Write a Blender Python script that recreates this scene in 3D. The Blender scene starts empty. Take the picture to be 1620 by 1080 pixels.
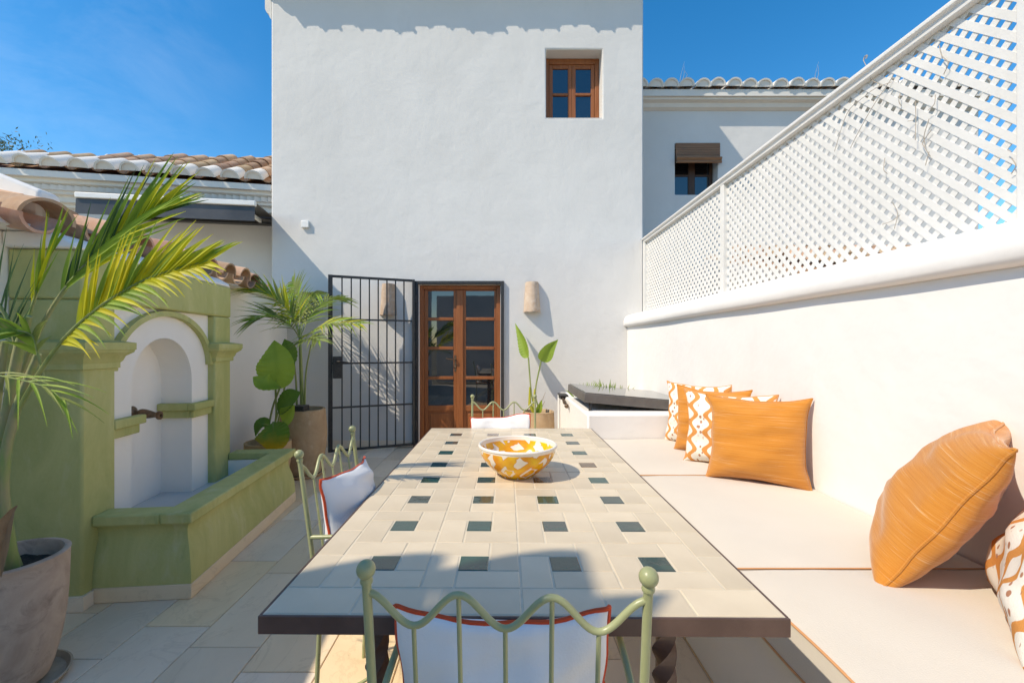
import bpy, bmesh, math, random
from mathutils import Vector, Matrix, noise
random.seed(7)
R = math.radians
sc = bpy.context.scene
col = sc.collection

# ------------------------------------------------------------------ camera, sky, sun, exposure
F, VX, VY, H = 690.0, 794.0, 548.0, 1.28
D = 5.57                                   # distance to the front wall of the tall house
cam = bpy.data.cameras.new('camera'); co = bpy.data.objects.new('camera', cam); col.objects.link(co)
cam.sensor_width = 36; cam.lens = 36*F/1620; cam.shift_x = (810-VX)/1620; cam.shift_y = (VY-540)/1620
cam.clip_start = .02; cam.clip_end = 1500
co.location = (0, 0, H); co.rotation_euler = (R(90), 0, 0); sc.camera = co
sc.cycles.max_bounces = 14; sc.cycles.diffuse_bounces = 10; sc.cycles.glossy_bounces = 4
SUN = Vector((1, .57, -1.22)).normalized()
SUN_EL = math.asin(-SUN.z); SUN_AZ = math.atan2(-SUN.x, -SUN.y)
w = bpy.data.worlds.new('World'); sc.world = w; w.use_nodes = True
nt = w.node_tree; nt.nodes.clear()
wo = nt.nodes.new('ShaderNodeOutputWorld'); bg = nt.nodes.new('ShaderNodeBackground')
sky = nt.nodes.new('ShaderNodeTexSky'); sky.sky_type = 'NISHITA'; sky.sun_disc = False
sky.sun_elevation = SUN_EL; sky.sun_rotation = SUN_AZ; sky.altitude = 300; sky.air_density = 1.0; sky.dust_density = .35; sky.ozone_density = 3.0
tc = nt.nodes.new('ShaderNodeTexCoord'); mp = nt.nodes.new('ShaderNodeMapping'); mp.inputs['Scale'].default_value = (2.2, 2.2, 5)
nz = nt.nodes.new('ShaderNodeTexNoise'); nz.inputs['Scale'].default_value = 1.6; nz.inputs['Detail'].default_value = 7; nz.inputs['Roughness'].default_value = .62; nz.inputs['Distortion'].default_value = .5
cr = nt.nodes.new('ShaderNodeMapRange'); cr.inputs[1].default_value = .42; cr.inputs[2].default_value = .72; cr.inputs[3].default_value = 0; cr.inputs[4].default_value = .055
mx = nt.nodes.new('ShaderNodeMix'); mx.data_type = 'RGBA'; mx.inputs[7].default_value = (7.5, 8.0, 8.8, 1)
hs = nt.nodes.new('ShaderNodeHueSaturation'); hs.inputs['Saturation'].default_value = 1.40; hs.inputs['Value'].default_value = .92
L = nt.links.new
L(tc.outputs['Generated'], mp.inputs[0]); L(mp.outputs[0], nz.inputs['Vector']); L(nz.outputs[0], cr.inputs[0])
L(sky.outputs[0], hs.inputs['Color']); L(hs.outputs[0], mx.inputs[6]); dt = nt.nodes.new('ShaderNodeVectorMath'); dt.operation = 'DOT_PRODUCT'; dt.inputs[1].default_value = Vector((-1.15, 1, .80)).normalized(); L(tc.outputs['Generated'], dt.inputs[0])
dm_ = nt.nodes.new('ShaderNodeMapRange'); dm_.inputs[1].default_value = .95; dm_.inputs[2].default_value = .995; L(dt.outputs['Value'], dm_.inputs[0])
ml = nt.nodes.new('ShaderNodeMath'); ml.operation = 'MULTIPLY'; L(cr.outputs[0], ml.inputs[0]); L(dm_.outputs[0], ml.inputs[1]); L(ml.outputs[0], mx.inputs[0]); L(mx.outputs[2], bg.inputs[0]); L(bg.outputs[0], wo.inputs[0])
bg.inputs[1].default_value = .15
sl = bpy.data.lights.new('sun', 'SUN'); sl.energy = 2.45; sl.angle = R(.55); sl.color = (1, .975, .93)
so = bpy.data.objects.new('sun', sl); col.objects.link(so); so.location = (-6, -4, 9); so.rotation_euler = SUN.to_track_quat('-Z', 'Y').to_euler()
vs = sc.view_settings; vs.view_transform = 'Standard'; vs.look = 'None'; vs.exposure = .84; vs.gamma = 1; vs.use_curve_mapping = False
vs.use_white_balance = True; vs.white_balance_temperature = 7900      # camera white balance for the shaded patio

def P(px, py, Y):                          # where a point of the photograph lies when it is Y metres away
    return Vector(((px-VX)/F*Y, Y, H-(py-VY)/F*Y))

# ------------------------------------------------------------------ helpers
class MB:
    def __init__(s): s.v = []; s.f = []
    def add(s, vs_, fs): 
        n = len(s.v); s.v += [tuple(x) for x in vs_]; s.f += [tuple(i+n for i in f) for f in fs]; return s
    def box(s, x0, x1, y0, y1, z0, z1):
        return s.add([(x0,y0,z0),(x1,y0,z0),(x1,y1,z0),(x0,y1,z0),(x0,y0,z1),(x1,y0,z1),(x1,y1,z1),(x0,y1,z1)],
                     [(0,3,2,1),(4,5,6,7),(0,1,5,4),(1,2,6,5),(2,3,7,6),(3,0,4,7)])
    def bar(s, a, b, wx, wz, up=(0,0,1)):  # square bar from a to b
        a = Vector(a); b = Vector(b); t = (b-a).normalized(); u = Vector(up)
        if abs(t.dot(u)) > .98: u = Vector((0,1,0))
        x = t.cross(u).normalized()*wx/2; z = x.cross(t).normalized()*wz/2
        q = [p+sx*x+sz*z for p in (a,b) for sx,sz in ((-1,-1),(1,-1),(1,1),(-1,1))]
        return s.add(q, [(0,1,2,3),(7,6,5,4),(0,4,5,1),(1,5,6,2),(2,6,7,3),(3,7,4,0)])
    def tube(s, pts, r, seg=8, closed=False):
        pts = [Vector(p) for p in pts]; n = len(pts); rr = r if isinstance(r, (list, tuple)) else [r]*n
        N = None; rings = []
        for i, p in enumerate(pts):
            a = pts[i-1] if (i or closed) else p; b = pts[(i+1) % n] if (i < n-1 or closed) else p
            t = (b-a).normalized() if (b-a).length > 1e-9 else Vector((0,0,1))
            if N is None:
                N = t.cross(Vector((0,0,1)) if abs(t.z) < .9 else Vector((0,1,0))).normalized()
            N = (N-t*N.dot(t)).normalized(); B = t.cross(N)
            rings.append([p+(N*math.cos(k*2*math.pi/seg)+B*math.sin(k*2*math.pi/seg))*rr[i] for k in range(seg)])
        vs_ = [v for g in rings for v in g]; fs = []
        for i in range(n if closed else n-1):
            j = (i+1) % n
            for k in range(seg):
                fs.append((i*seg+k, i*seg+(k+1) % seg, j*seg+(k+1) % seg, j*seg+k))
        if not closed: fs += [tuple(range(seg))[::-1], tuple((n-1)*seg+k for k in range(seg))]
        return s.add(vs_, fs)
    def lathe(s, prof, seg=32, c=(0,0,0), wob=0, seed=0):
        vs_ = []; fs = []; m = len(prof); c = Vector(c)
        for i, (r, z) in enumerate(prof):
            for k in range(seg):
                a = k*2*math.pi/seg
                q = r*(1+wob*noise.noise(Vector((math.cos(a)*1.3+seed, math.sin(a)*1.3, z*4))))
                vs_.append(c+Vector((q*math.cos(a), q*math.sin(a), z)))
        for i in range(m-1):
            for k in range(seg): fs.append((i*seg+k, i*seg+(k+1) % seg, (i+1)*seg+(k+1) % seg, (i+1)*seg+k))
        if prof[0][0] > 1e-4: fs.append(tuple(range(seg))[::-1])
        if prof[-1][0] > 1e-4: fs.append(tuple((m-1)*seg+k for k in range(seg)))
        return s.add(vs_, fs)
    def ball(s, c, r, seg=16, ring=10):
        return s.lathe([(max(r*math.sin(math.pi*i/ring), 1e-5), -r*math.cos(math.pi*i/ring)) for i in range(ring+1)], seg, c)
    def extrude(s, prof, a, b, axis='y'):   # closed outline prof swept from a to b along an axis
        n = len(prof)
        def pt(u, v, t): return (u, t, v) if axis == 'y' else ((t, u, v) if axis == 'x' else (u, v, t))
        return s.add([pt(u, v, a) for u, v in prof]+[pt(u, v, b) for u, v in prof],
                     [tuple(range(n)), tuple(range(2*n-1, n-1, -1))]+[(i, n+i, n+(i+1) % n, (i+1) % n) for i in range(n)])

def mesh(name, mb, mat, smooth=False):
    me = bpy.data.meshes.new(name); me.from_pydata(mb.v, [], mb.f)
    bm = bmesh.new(); bm.from_mesh(me); bmesh.ops.recalc_face_normals(bm, faces=bm.faces); bm.to_mesh(me); bm.free()
    if mat: me.materials.append(mat)
    if smooth:
        me.polygons.foreach_set('use_smooth', [True]*len(me.polygons))
        me.set_sharp_from_angle(angle=R(smooth if smooth is not True else 50))
    return me
def link(name, me, parent=None, loc=(0,0,0), rot=(0,0,0)):
    o = bpy.data.objects.new(name, me); col.objects.link(o); o.location = loc; o.rotation_euler = rot
    if parent: o.parent = parent
    return o
def build(name, mb, mat, parent=None, smooth=False, bevel=0, local=False):
    o = link(name, mesh(name, mb, mat, smooth), parent)
    if parent and not local and parent.type == 'EMPTY': o.location = -parent.location
    if bevel:
        b = o.modifiers.new('bevel', 'BEVEL'); b.width = bevel; b.segments = 2; b.limit_method = 'ANGLE'; b.angle_limit = R(40)
        o.data.polygons.foreach_set('use_smooth', [True]*len(o.data.polygons)); o.data.set_sharp_from_angle(angle=R(75))
    return o
def tag(o, label=None, cat=None, group=None, kind=None):
    if label: o['label'] = label
    if cat: o['category'] = cat
    if group: o['group'] = group
    if kind: o['kind'] = kind
    return o
def thing(name, label, cat, loc=(0,0,0), rz=0, group=None):
    o = bpy.data.objects.new(name, None); o.empty_display_size = .1; col.objects.link(o)
    o.location = loc; o.rotation_euler = (0, 0, rz); return tag(o, label, cat, group)
def copy_tree(o, parent=None):
    c = o.copy(); col.objects.link(c); c.parent = parent
    for ch in list(o.children): copy_tree(ch, c)
    return c
def catmull(pts, n=8):
    pts = [Vector(p) for p in pts]; q = [pts[0]*2-pts[1]]+pts+[pts[-1]*2-pts[-2]]; out = []
    for i in range(1, len(q)-2):
        for k in range(n):
            t = k/n; a, b, c, d = q[i-1], q[i], q[i+1], q[i+2]
            out.append(.5*((2*b)+(c-a)*t+(2*a-5*b+4*c-d)*t*t+(3*b-a-3*c+d)*t**3))
    return out+[pts[-1]]
def holed_wall(x0, x1, y0, y1, z0, z1, holes):   # a wall with rectangular openings (hx0, hx1, hz0, hz1) cut right through
    xs = sorted({x0, x1, *[h[0] for h in holes], *[h[1] for h in holes]}); zs = sorted({z0, z1, *[h[2] for h in holes], *[h[3] for h in holes]})
    mb = MB(); bmx = bmesh.new(); vd = {}
    def solid(i, k):
        if i < 0 or k < 0 or i >= len(xs)-1 or k >= len(zs)-1: return False
        cx = (xs[i]+xs[i+1])/2; cz = (zs[k]+zs[k+1])/2
        return not any(h[0] < cx < h[1] and h[2] < cz < h[3] for h in holes)
    def V_(x, y, z):
        kk = (round(x, 5), round(y, 5), round(z, 5))
        if kk not in vd: vd[kk] = len(mb.v); mb.v.append((x, y, z))
        return vd[kk]
    for i in range(len(xs)-1):
        for k in range(len(zs)-1):
            if not solid(i, k): continue
            a, b, c, d = xs[i], xs[i+1], zs[k], zs[k+1]
            mb.f.append((V_(a,y0,c), V_(b,y0,c), V_(b,y0,d), V_(a,y0,d))); mb.f.append((V_(a,y1,c), V_(a,y1,d), V_(b,y1,d), V_(b,y1,c)))
            if not solid(i-1, k): mb.f.append((V_(a,y0,c), V_(a,y0,d), V_(a,y1,d), V_(a,y1,c)))
            if not solid(i+1, k): mb.f.append((V_(b,y0,c), V_(b,y1,c), V_(b,y1,d), V_(b,y0,d)))
            if not solid(i, k-1): mb.f.append((V_(a,y0,c), V_(a,y1,c), V_(b,y1,c), V_(b,y0,c)))
            if not solid(i, k+1): mb.f.append((V_(a,y0,d), V_(b,y0,d), V_(b,y1,d), V_(a,y1,d)))
    return mb

# ------------------------------------------------------------------ materials
class NT:
    def __init__(s, name):
        s.m = bpy.data.materials.new(name); s.m.use_nodes = True; s.t = s.m.node_tree
        s.b = s.t.nodes['Principled BSDF']; s.o = s.t.nodes['Material Output']
        s.tc = s.t.nodes.new('ShaderNodeTexCoord')
    def n(s, kind, **kw):
        x = s.t.nodes.new('ShaderNode'+kind)
        for k, v in kw.items(): setattr(x, k, v)
        return x
    def l(s, a, b): s.t.links.new(a, b)
    def M(s, op, a, b=0, c=None):
        x = s.n('Math', operation=op)
        for i, q in enumerate((a, b, c)):
            if q is None: continue
            if isinstance(q, (int, float)): x.inputs[i].default_value = q
            else: s.l(q, x.inputs[i])
        return x.outputs[0]
    def noise(s, scale, detail=4, stretch=None, rough=.55, dist=0, coord=None):
        x = s.n('TexNoise'); x.inputs['Scale'].default_value = scale; x.inputs['Detail'].default_value = detail; x.inputs['Roughness'].default_value = rough; x.inputs['Distortion'].default_value = dist
        c = coord or s.tc.outputs['Object']
        if stretch:
            mpn = s.n('Mapping'); mpn.inputs['Scale'].default_value = stretch; s.l(c, mpn.inputs[0]); c = mpn.outputs[0]
        s.l(c, x.inputs['Vector']); return x.outputs[0]
    def ramp(s, f, a, b, lo=0., hi=1.):
        x = s.n('MapRange'); x.inputs[1].default_value = a; x.inputs[2].default_value = b; x.inputs[3].default_value = lo; x.inputs[4].default_value = hi; s.l(f, x.inputs[0]); return x.outputs[0]
    def mix(s, f, a, b):
        x = s.n('Mix', data_type='RGBA')
        for i, q in ((0, f), (6, a), (7, b)):
            if isinstance(q, (tuple, list)): x.inputs[i].default_value = (*q, 1) if len(q) == 3 else q
            elif isinstance(q, (int, float)): x.inputs[i].default_value = q
            else: s.l(q, x.inputs[i])
        return x.outputs[2]
    def sep(s, which='Object'):
        x = s.n('SeparateXYZ'); s.l(s.tc.outputs[which], x.inputs[0]); return x.outputs
    def rnd(s): return s.n('ObjectInfo').outputs['Random']
    def bump(s, h, strength=.3, dist=.01):
        x = s.n('Bump'); x.inputs['Strength'].default_value = strength; x.inputs['Distance'].default_value = dist; s.l(h, x.inputs['Height']); s.l(x.outputs[0], s.b.inputs['Normal'])
    def fin(s, color, rough=.6, metal=0, spec=None, ior=None):
        if isinstance(color, (tuple, list)): s.b.inputs['Base Color'].default_value = (*color, 1)
        else: s.l(color, s.b.inputs['Base Color'])
        if isinstance(rough, (int, float)): s.b.inputs['Roughness'].default_value = rough
        else: s.l(rough, s.b.inputs['Roughness'])
        s.b.inputs['Metallic'].default_value = metal
        if spec is not None: s.b.inputs['Specular IOR Level'].default_value = spec
        if ior: s.b.inputs['IOR'].default_value = ior
        return s.m
def simple(name, c1, c2, scale=8, rough=.6, bump=0, bscale=None, stretch=None, rnd=0, metal=0, lo=.35, hi=.65, spec=None, bdist=.01):
    t = NT(name); c = t.mix(t.ramp(t.noise(scale, 5, stretch), lo, hi), c1, c2)
    if rnd: c = t.mix(1.0, c, c); 
    if rnd:
        h = t.n('HueSaturation'); t.l(c, h.inputs['Color']); t.l(t.ramp(t.rnd(), 0, 1, 1-rnd, 1+rnd), h.inputs['Value']); c = h.outputs[0]
    if bump: t.bump(t.noise(bscale or scale, 6, stretch), bump, bdist)
    return t.fin(c, rough, metal, spec)

def plaster(name, c1, c2, stain=None):
    t = NT(name)
    c = t.mix(t.ramp(t.noise(1.1, 6, None, .6), .35, .7), c1, c2)
    if stain: c = t.mix(t.ramp(t.noise(2.0, 7, (1.6, 1.6, .5), .68), .56, .80, 0, .30), c, stain)
    a = t.noise(2.6, 4); b = t.noise(38, 6, None, .6); g = t.noise(9, 3)
    t.bump(t.M('ADD', t.M('ADD', t.M('MULTIPLY', a, 1.3), t.M('MULTIPLY', g, .16)), t.M('MULTIPLY', b, .05)), .32, .03)
    return t.fin(c, .85, spec=.2)
WHITE = plaster('white_plaster', (.67, .655, .63), (.625, .61, .585), (.52, .50, .47))
WHITE2 = plaster('white_wall_paint', (.80, .78, .75), (.775, .755, .725), (.68, .655, .61))
WHITE_OLD = plaster('old_whitewash', (.77, .735, .68), (.67, .635, .58), (.45, .40, .33))
WHITE_LIFTED = plaster('white_shade_lifted', (.88, .84, .785), (.85, .81, .755), (.76, .71, .64))  # same white as the bench wall, fill light for the shaded side painted in
def green_paint():
    t = NT('green_limewash')
    c = t.mix(t.ramp(t.noise(3.2, 7, (1, 1, .5), .7, .6), .36, .64), (.53, .515, .215), (.40, .41, .15))
    c = t.mix(t.ramp(t.noise(9, 5, (1, 1, .35), .7), .54, .74, 0, .55), c, (.58, .56, .33))
    c = t.mix(t.ramp(t.noise(5, 4, (1.5, 1.5, .4), .7), .60, .76, 0, .55), c, (.25, .29, .115))
    t.bump(t.M('ADD', t.noise(6, 5), t.M('MULTIPLY', t.noise(60, 5), .2)), .35, .012)
    return t.fin(c, .7, spec=.3)
GREEN = green_paint()
def stone(name, c1, c2, c3, var=.1):
    t = NT(name); oi = t.n('ObjectInfo')
    ad = t.n('VectorMath', operation='ADD'); sc_ = t.n('VectorMath', operation='SCALE'); sc_.inputs['Scale'].default_value = 3.7
    cx = t.n('CombineXYZ'); t.l(oi.outputs['Random'], cx.inputs[0]); t.l(oi.outputs['Random'], cx.inputs[1]); t.l(cx.outputs[0], sc_.inputs[0])
    sc_.inputs['Scale'].default_value = 40
    t.l(t.tc.outputs['Object'], ad.inputs[0]); t.l(sc_.outputs[0], ad.inputs[1]); v = ad.outputs[0]
    c = t.mix(t.ramp(t.noise(4, 7, (1, .6, 1), .62, .6, v), .3, .72), c1, c2)
    vein = t.M('ABSOLUTE', t.M('SUBTRACT', t.noise(3.2, 8, (1.2, .5, 1), .6, 1.0, v), .5))
    c = t.mix(t.ramp(vein, 0, .015, .30, 0), c, c3)
    pit = t.noise(70, 3, None, .6, 0, v); c = t.mix(t.ramp(pit, .68, .74, 0, .5), c, c3)
    h = t.n('HueSaturation'); t.l(c, h.inputs['Color']); t.l(t.ramp(oi.outputs['Random'], 0, 1, 1-var, 1+var), h.inputs['Value'])
    t.l(t.ramp(t.M('FRACT', t.M('MULTIPLY', oi.outputs['Random'], 7.3)), 0, 1, .75, 1.25), h.inputs['Saturation'])
    t.bump(t.M('ADD', t.noise(14, 6, None, .6, 0, v), t.M('MULTIPLY', t.ramp(pit, .66, .74, 0, 1), -.6)), .25, .006)
    return t.fin(h.outputs[0], t.ramp(t.noise(6, 4, None, .5, 0, v), .3, .7, .38, .6), spec=.35)
STONE = stone('travertine', (.84, .685, .50), (.75, .60, .425), (.56, .43, .29), .10)
GROUT = simple('grout', (.60, .52, .42), (.52, .45, .36), 20, .9)
EARTH = simple('dry_earth', (.24, .20, .14), (.17, .15, .09), .7, .95)
def terracotta(name, c1, c2, c3, rnd=.12, sc1=5):
    t = NT(name); c = t.mix(t.ramp(t.noise(sc1, 6, None, .65, .8), .34, .66), c1, c2)
    c = t.mix(t.ramp(t.noise(sc1*1.7, 7, None, .72, .6), .52, .72, 0, .75), c, c3)
    h = t.n('HueSaturation'); t.l(c, h.inputs['Color']); t.l(t.ramp(t.rnd(), 0, 1, 1-rnd, 1+rnd), h.inputs['Value'])
    t.l(t.ramp(t.M('FRACT', t.M('MULTIPLY', t.rnd(), 9.1)), 0, 1, .485, .515), h.inputs['Hue'])
    t.bump(t.M('ADD', t.noise(22, 6), t.M('MULTIPLY', t.noise(5, 4), .8)), .35, .01)
    return t.fin(h.outputs[0], .85, spec=.2)
TILE = terracotta('roof_clay', (.50, .335, .215), (.38, .235, .145), (.43, .37, .29), .25)
TILE_PINK = terracotta('coping_clay', (.58, .40, .29), (.48, .27, .17), (.30, .22, .18), .2, 6)
POT_RAW = terracotta('weathered_clay', (.50, .34, .22), (.40, .25, .15), (.58, .46, .35), .05, 5)
POT_GREY = terracotta('greyed_clay', (.52, .42, .33), (.36, .275, .21), (.17, .13, .105), .04, 5)
SOIL = simple('potting_soil', (.012, .010, .008), (.05, .04, .03), 90, .95, .8, 60)
CREAM = simple('cream_glaze', (.67, .56, .41), (.60, .495, .355), 5, .30, .25, 9, None, .08, spec=.3, bdist=.004)
def dark_glaze():
    t = NT('dark_green_glaze'); r = t.rnd()
    c = t.mix(t.ramp(r, .25, .75), (.010, .060, .048), (.06, .068, .06)); c = t.mix(t.ramp(r, .90, .93), c, (.16, .085, .04)); c = t.mix(t.ramp(t.noise(14, 6, (1, 3, 1), .7, 1), .45, .75, 0, .6), c, (.02, .11, .085))
    t.bump(t.noise(12, 4), .3, .004); return t.fin(c, .1, spec=.7)
DARK = dark_glaze()
TGROUT = simple('table_grout', (.68, .59, .45), (.60, .52, .39), 30, .8)
BROWN = simple('brown_iron', (.085, .045, .034), (.115, .065, .050), 12, .38, .1, 60, spec=.5)
BLACK = simple('black_iron', (.018, .018, .019), (.035, .034, .033), 40, .5, .15, 120)
SAGE = simple('sage_iron_paint', (.36, .375, .19), (.32, .335, .165), 9, .32, .08, 80, spec=.5)
def wood(name, a, b, ax=(9, 9, .6), rough=.45):
    t = NT(name); n = t.noise(5, 6, ax, .6, .4); c = t.mix(t.ramp(n, .3, .7), a, b); t.bump(n, .15, .004); return t.fin(c, rough, spec=.4)
WOOD = wood('varnished_wood', (.33, .115, .038), (.235, .072, .022))
WOOD_DARK = wood('aged_wood', (.085, .040, .022), (.05, .024, .014))
BAMBOO = wood('blind_wood', (.33, .17, .09), (.22, .11, .055), (.6, 9, 9))
PAINT = simple('cream_lattice_paint', (.70, .685, .655), (.66, .645, .61), 6, .5, .15, 40)
TRIM = simple('white_joinery', (.80, .79, .76), (.76, .75, .72), 6, .5, .1, 40)
def glass(name, c, ior=2.0):
    t = NT(name); t.bump(t.noise(3.5, 2), .02, .01); return t.fin(c, .02, ior=ior)
PANE = glass('window_glass', (.006, .008, .011), 2.1)
LIDGLASS = glass('lid_glass', (.10, .11, .11), 1.9)
PLASTIC = simple('dark_plastic', (.03, .03, .03), (.04, .04, .04), 20, .45)
BRONZE = simple('bronze', (.13, .085, .055), (.22, .15, .10), 30, .42, .3, 60, metal=.75)
GREYBLACK = simple('anthracite_metal', (.10, .09, .083), (.13, .118, .108), 10, .42, .05, 60)
def leaf(name, a, b, sc_=4, stretch=None, trans=.35, rnd=.15, rough=.5):
    t = NT(name); c = t.mix(t.ramp(t.noise(sc_, 4, stretch), .35, .68), a, b)
    h = t.n('HueSaturation'); t.l(c, h.inputs['Color']); t.l(t.ramp(t.rnd(), 0, 1, 1-rnd, 1+rnd), h.inputs['Value']); c = h.outputs[0]
    t.fin(c, rough, spec=.3)
    tr = t.n('BsdfTranslucent'); t.l(c, tr.inputs[0]); ms = t.n('MixShader'); ms.inputs[0].default_value = trans
    t.l(t.b.outputs[0], ms.inputs[1]); t.l(tr.outputs[0], ms.inputs[2]); t.l(ms.outputs[0], t.o.inputs[0]); return t.m
LEAF_Y = leaf('palm_leaf_yellow', (.72, .63, .04), (.48, .53, .04), 9, None, .5)
LEAF_G = leaf('palm_leaf_green', (.34, .47, .06), (.16, .29, .04), 7, None, .45)
LEAF_D = leaf('palm_leaf_dark', (.075, .15, .055), (.05, .11, .045), 7, None, .25)
LEAF_P = leaf('palm_leaf_mid', (.30, .35, .09), (.15, .20, .045), 6, None, .42)
LEAF_B = leaf('banana_leaf', (.34, .48, .075), (.25, .39, .05), 5, None, .45)
LEAF_BD = leaf('banana_leaf_dark', (.11, .23, .035), (.15, .30, .045), 5, None, .35)
def leaf_old():
    t = NT('banana_leaf_turning'); z = t.sep()[2]
    c = t.mix(t.ramp(t.M('ADD', t.M('MULTIPLY', z, 3), t.noise(6, 3)), .50, 1.05), (.70, .42, .02), (.13, .26, .03)); t.fin(c, .45)
    tr = t.n('BsdfTranslucent'); t.l(c, tr.inputs[0]); ms = t.n('MixShader'); ms.inputs[0].default_value = .3
    t.l(t.b.outputs[0], ms.inputs[1]); t.l(tr.outputs[0], ms.inputs[2]); t.l(ms.outputs[0], t.o.inputs[0]); return t.m
LEAF_OLD = leaf_old()
STEM = simple('green_stem', (.17, .24, .06), (.27, .30, .10), 12, .45, .1, 40, (1, 1, .3))
STEM_Y = simple('yellow_stem', (.50, .42, .03), (.36, .40, .05), 10, .45)
CANE = simple('palm_cane', (.22, .30, .09), (.32, .29, .15), 14, .55, .2, 40, (2, 2, .3))
SHEATH = simple('dry_sheath', (.42, .26, .14), (.30, .17, .09), 16, .8, .3, 50, (3, 3, .4))
TWIG = simple('dry_twig', (.46, .40, .33), (.34, .29, .24), 20, .9)
BARK = simple('bark', (.14, .11, .085), (.09, .07, .055), 9, .95, .5, 20)
def fabric(name, c1, c2, weave=260, rough=.9, stripes=None):
    t = NT(name); c = t.mix(t.ramp(t.noise(3, 5), .3, .7), c1, c2)
    t.bump(t.M('ADD', t.noise(weave, 2), t.M('MULTIPLY', t.noise(5, 4), 2.6)), .14, .008)
    t.b.inputs['Sheen Weight'].default_value = .15; return t.fin(c, rough, spec=.15)
CANVAS = fabric('seat_canvas', (.655, .60, .515), (.625, .57, .485))
COTTON = fabric('white_cotton', (.82, .815, .80), (.79, .78, .765))
RED = fabric('red_piping', (.66, .085, .03), (.58, .07, .025))
ORPIPE = fabric('orange_piping', (.66, .33, .15), (.58, .27, .11))
def orange():
    t = NT('orange_slub_weave')
    a = t.noise(6, 5, (.5, 1, 42), .7); b = t.noise(9, 3, (.35, 1, 34), .6)
    c = t.mix(t.ramp(a, .36, .64), (.53, .195, .03), (.60, .25, .05)); c = t.mix(t.ramp(b, .60, .70, 0, .75), c, (.66, .40, .20)); c = t.mix(t.ramp(b, .28, .38, .55, 0), c, (.37, .12, .025))
    t.bump(t.M('ADD', a, t.M('MULTIPLY', t.noise(320, 2), .9)), .22, .006); t.b.inputs['Sheen Weight'].default_value = .35
    return t.fin(c, 1.0, spec=.04)
ORANGE = orange()
def wavy():
    t = NT('wavy_stripe_print'); x, y, z = t.sep()[:3]
    wob = t.M('MULTIPLY', t.M('SUBTRACT', t.noise(18, 3), .5), .010)
    xx = t.M('ADD', x, wob)
    ph = t.M('MULTIPLY', z, 2*math.pi/.105)
    sw = t.M('MULTIPLY', t.M('SINE', ph), .020)
    PER = .165
    u = t.M('SUBTRACT', t.M('MODULO', t.M('ADD', xx, PER*6.35), PER), PER/2)      # two mirrored wavy stripes per repeat, dots between
    d = t.M('ABSOLUTE', t.M('SUBTRACT', t.M('ABSOLUTE', u), t.M('ADD', sw, .050)))
    stripe = t.ramp(d, .0145, .0165, 1, 0)
    vo = t.n('TexVoronoi'); vo.inputs['Scale'].default_value = 40; vo.inputs['Randomness'].default_value = .8
    cx = t.n('CombineXYZ'); t.l(x, cx.inputs[0]); t.l(t.M('MULTIPLY', z, .8), cx.inputs[1]); t.l(cx.outputs[0], vo.inputs['Vector'])
    dots = t.M('MULTIPLY', t.ramp(vo.outputs['Distance'], .30, .36, 1, 0), t.ramp(t.M('ABSOLUTE', u), .022, .024, 1, 0))
    dots2 = t.M('MULTIPLY', t.ramp(vo.outputs['Distance'], .22, .27, 1, 0), t.ramp(t.M('ABSOLUTE', u), .070, .072, 0, 1))
    c = t.mix(stripe, (.80, .755, .67), t.mix(t.noise(60, 3, (.4, 1, 6)), (.60, .245, .07), (.70, .31, .09)))
    c = t.mix(t.M('MINIMUM', t.M('ADD', dots, dots2), 1), c, (.42, .20, .12))
    t.bump(t.M('ADD', t.noise(240, 2), t.M('MULTIPLY', t.noise(7, 4), 2.5)), .22, .008); return t.fin(c, .9, spec=.15)
WAVY = wavy()
def bowl_mat():
    t = NT('painted_earthenware'); x, y, z = t.sep()[:3]
    ang = t.M('ARCTAN2', y, x); wob = t.M('MULTIPLY', t.M('SUBTRACT', t.noise(30, 1), .5), .62)
    u = t.M('ADD', t.M('MULTIPLY', ang, 8/(2*math.pi)), wob); v = t.M('ADD', t.M('MULTIPLY', z, 10.5), wob)
    fu = t.M('ABSOLUTE', t.M('SUBTRACT', t.M('FRACT', t.M('ADD', u, 10)), .5)); fv = t.M('ABSOLUTE', t.M('SUBTRACT', t.M('FRACT', t.M('ADD', v, 10.15)), .5))
    dd = t.M('ADD', fu, fv)
    band = t.ramp(t.M('ABSOLUTE', t.M('SUBTRACT', dd, .55)), .175, .195, 1, 0); dot = t.ramp(dd, .19, .215, 1, 0)
    edge = t.ramp(t.M('ABSOLUTE', t.M('SUBTRACT', t.M('ABSOLUTE', t.M('SUBTRACT', dd, .55)), .185)), .012, .024, .8, 0)
    m = t.M('MAXIMUM', band, dot); m = t.M('MULTIPLY', m, t.ramp(z, .108, .112, 1, 0))
    oc = t.mix(t.ramp(t.noise(16, 4), .38, .62), (.84, .50, .015), (.76, .29, .012))
    c = t.mix(m, (.84, .77, .655), oc); c = t.mix(t.M('MULTIPLY', edge, t.ramp(z, .108, .112, .7, 0)), c, (.50, .17, .015))
    return t.fin(c, .16, spec=.5)
BOWL = bowl_mat()
RIMGLAZE = simple('cream_rim_glaze', (.85, .79, .70), (.82, .74, .63), 20, .18)
SCONCE_M = terracotta('sconce_clay', (.56, .44, .34), (.44, .31, .22), (.62, .56, .50), .18, 7)
AWN = simple('black_awning_cloth', (.045, .043, .043), (.075, .07, .068), 3, .35)

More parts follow.
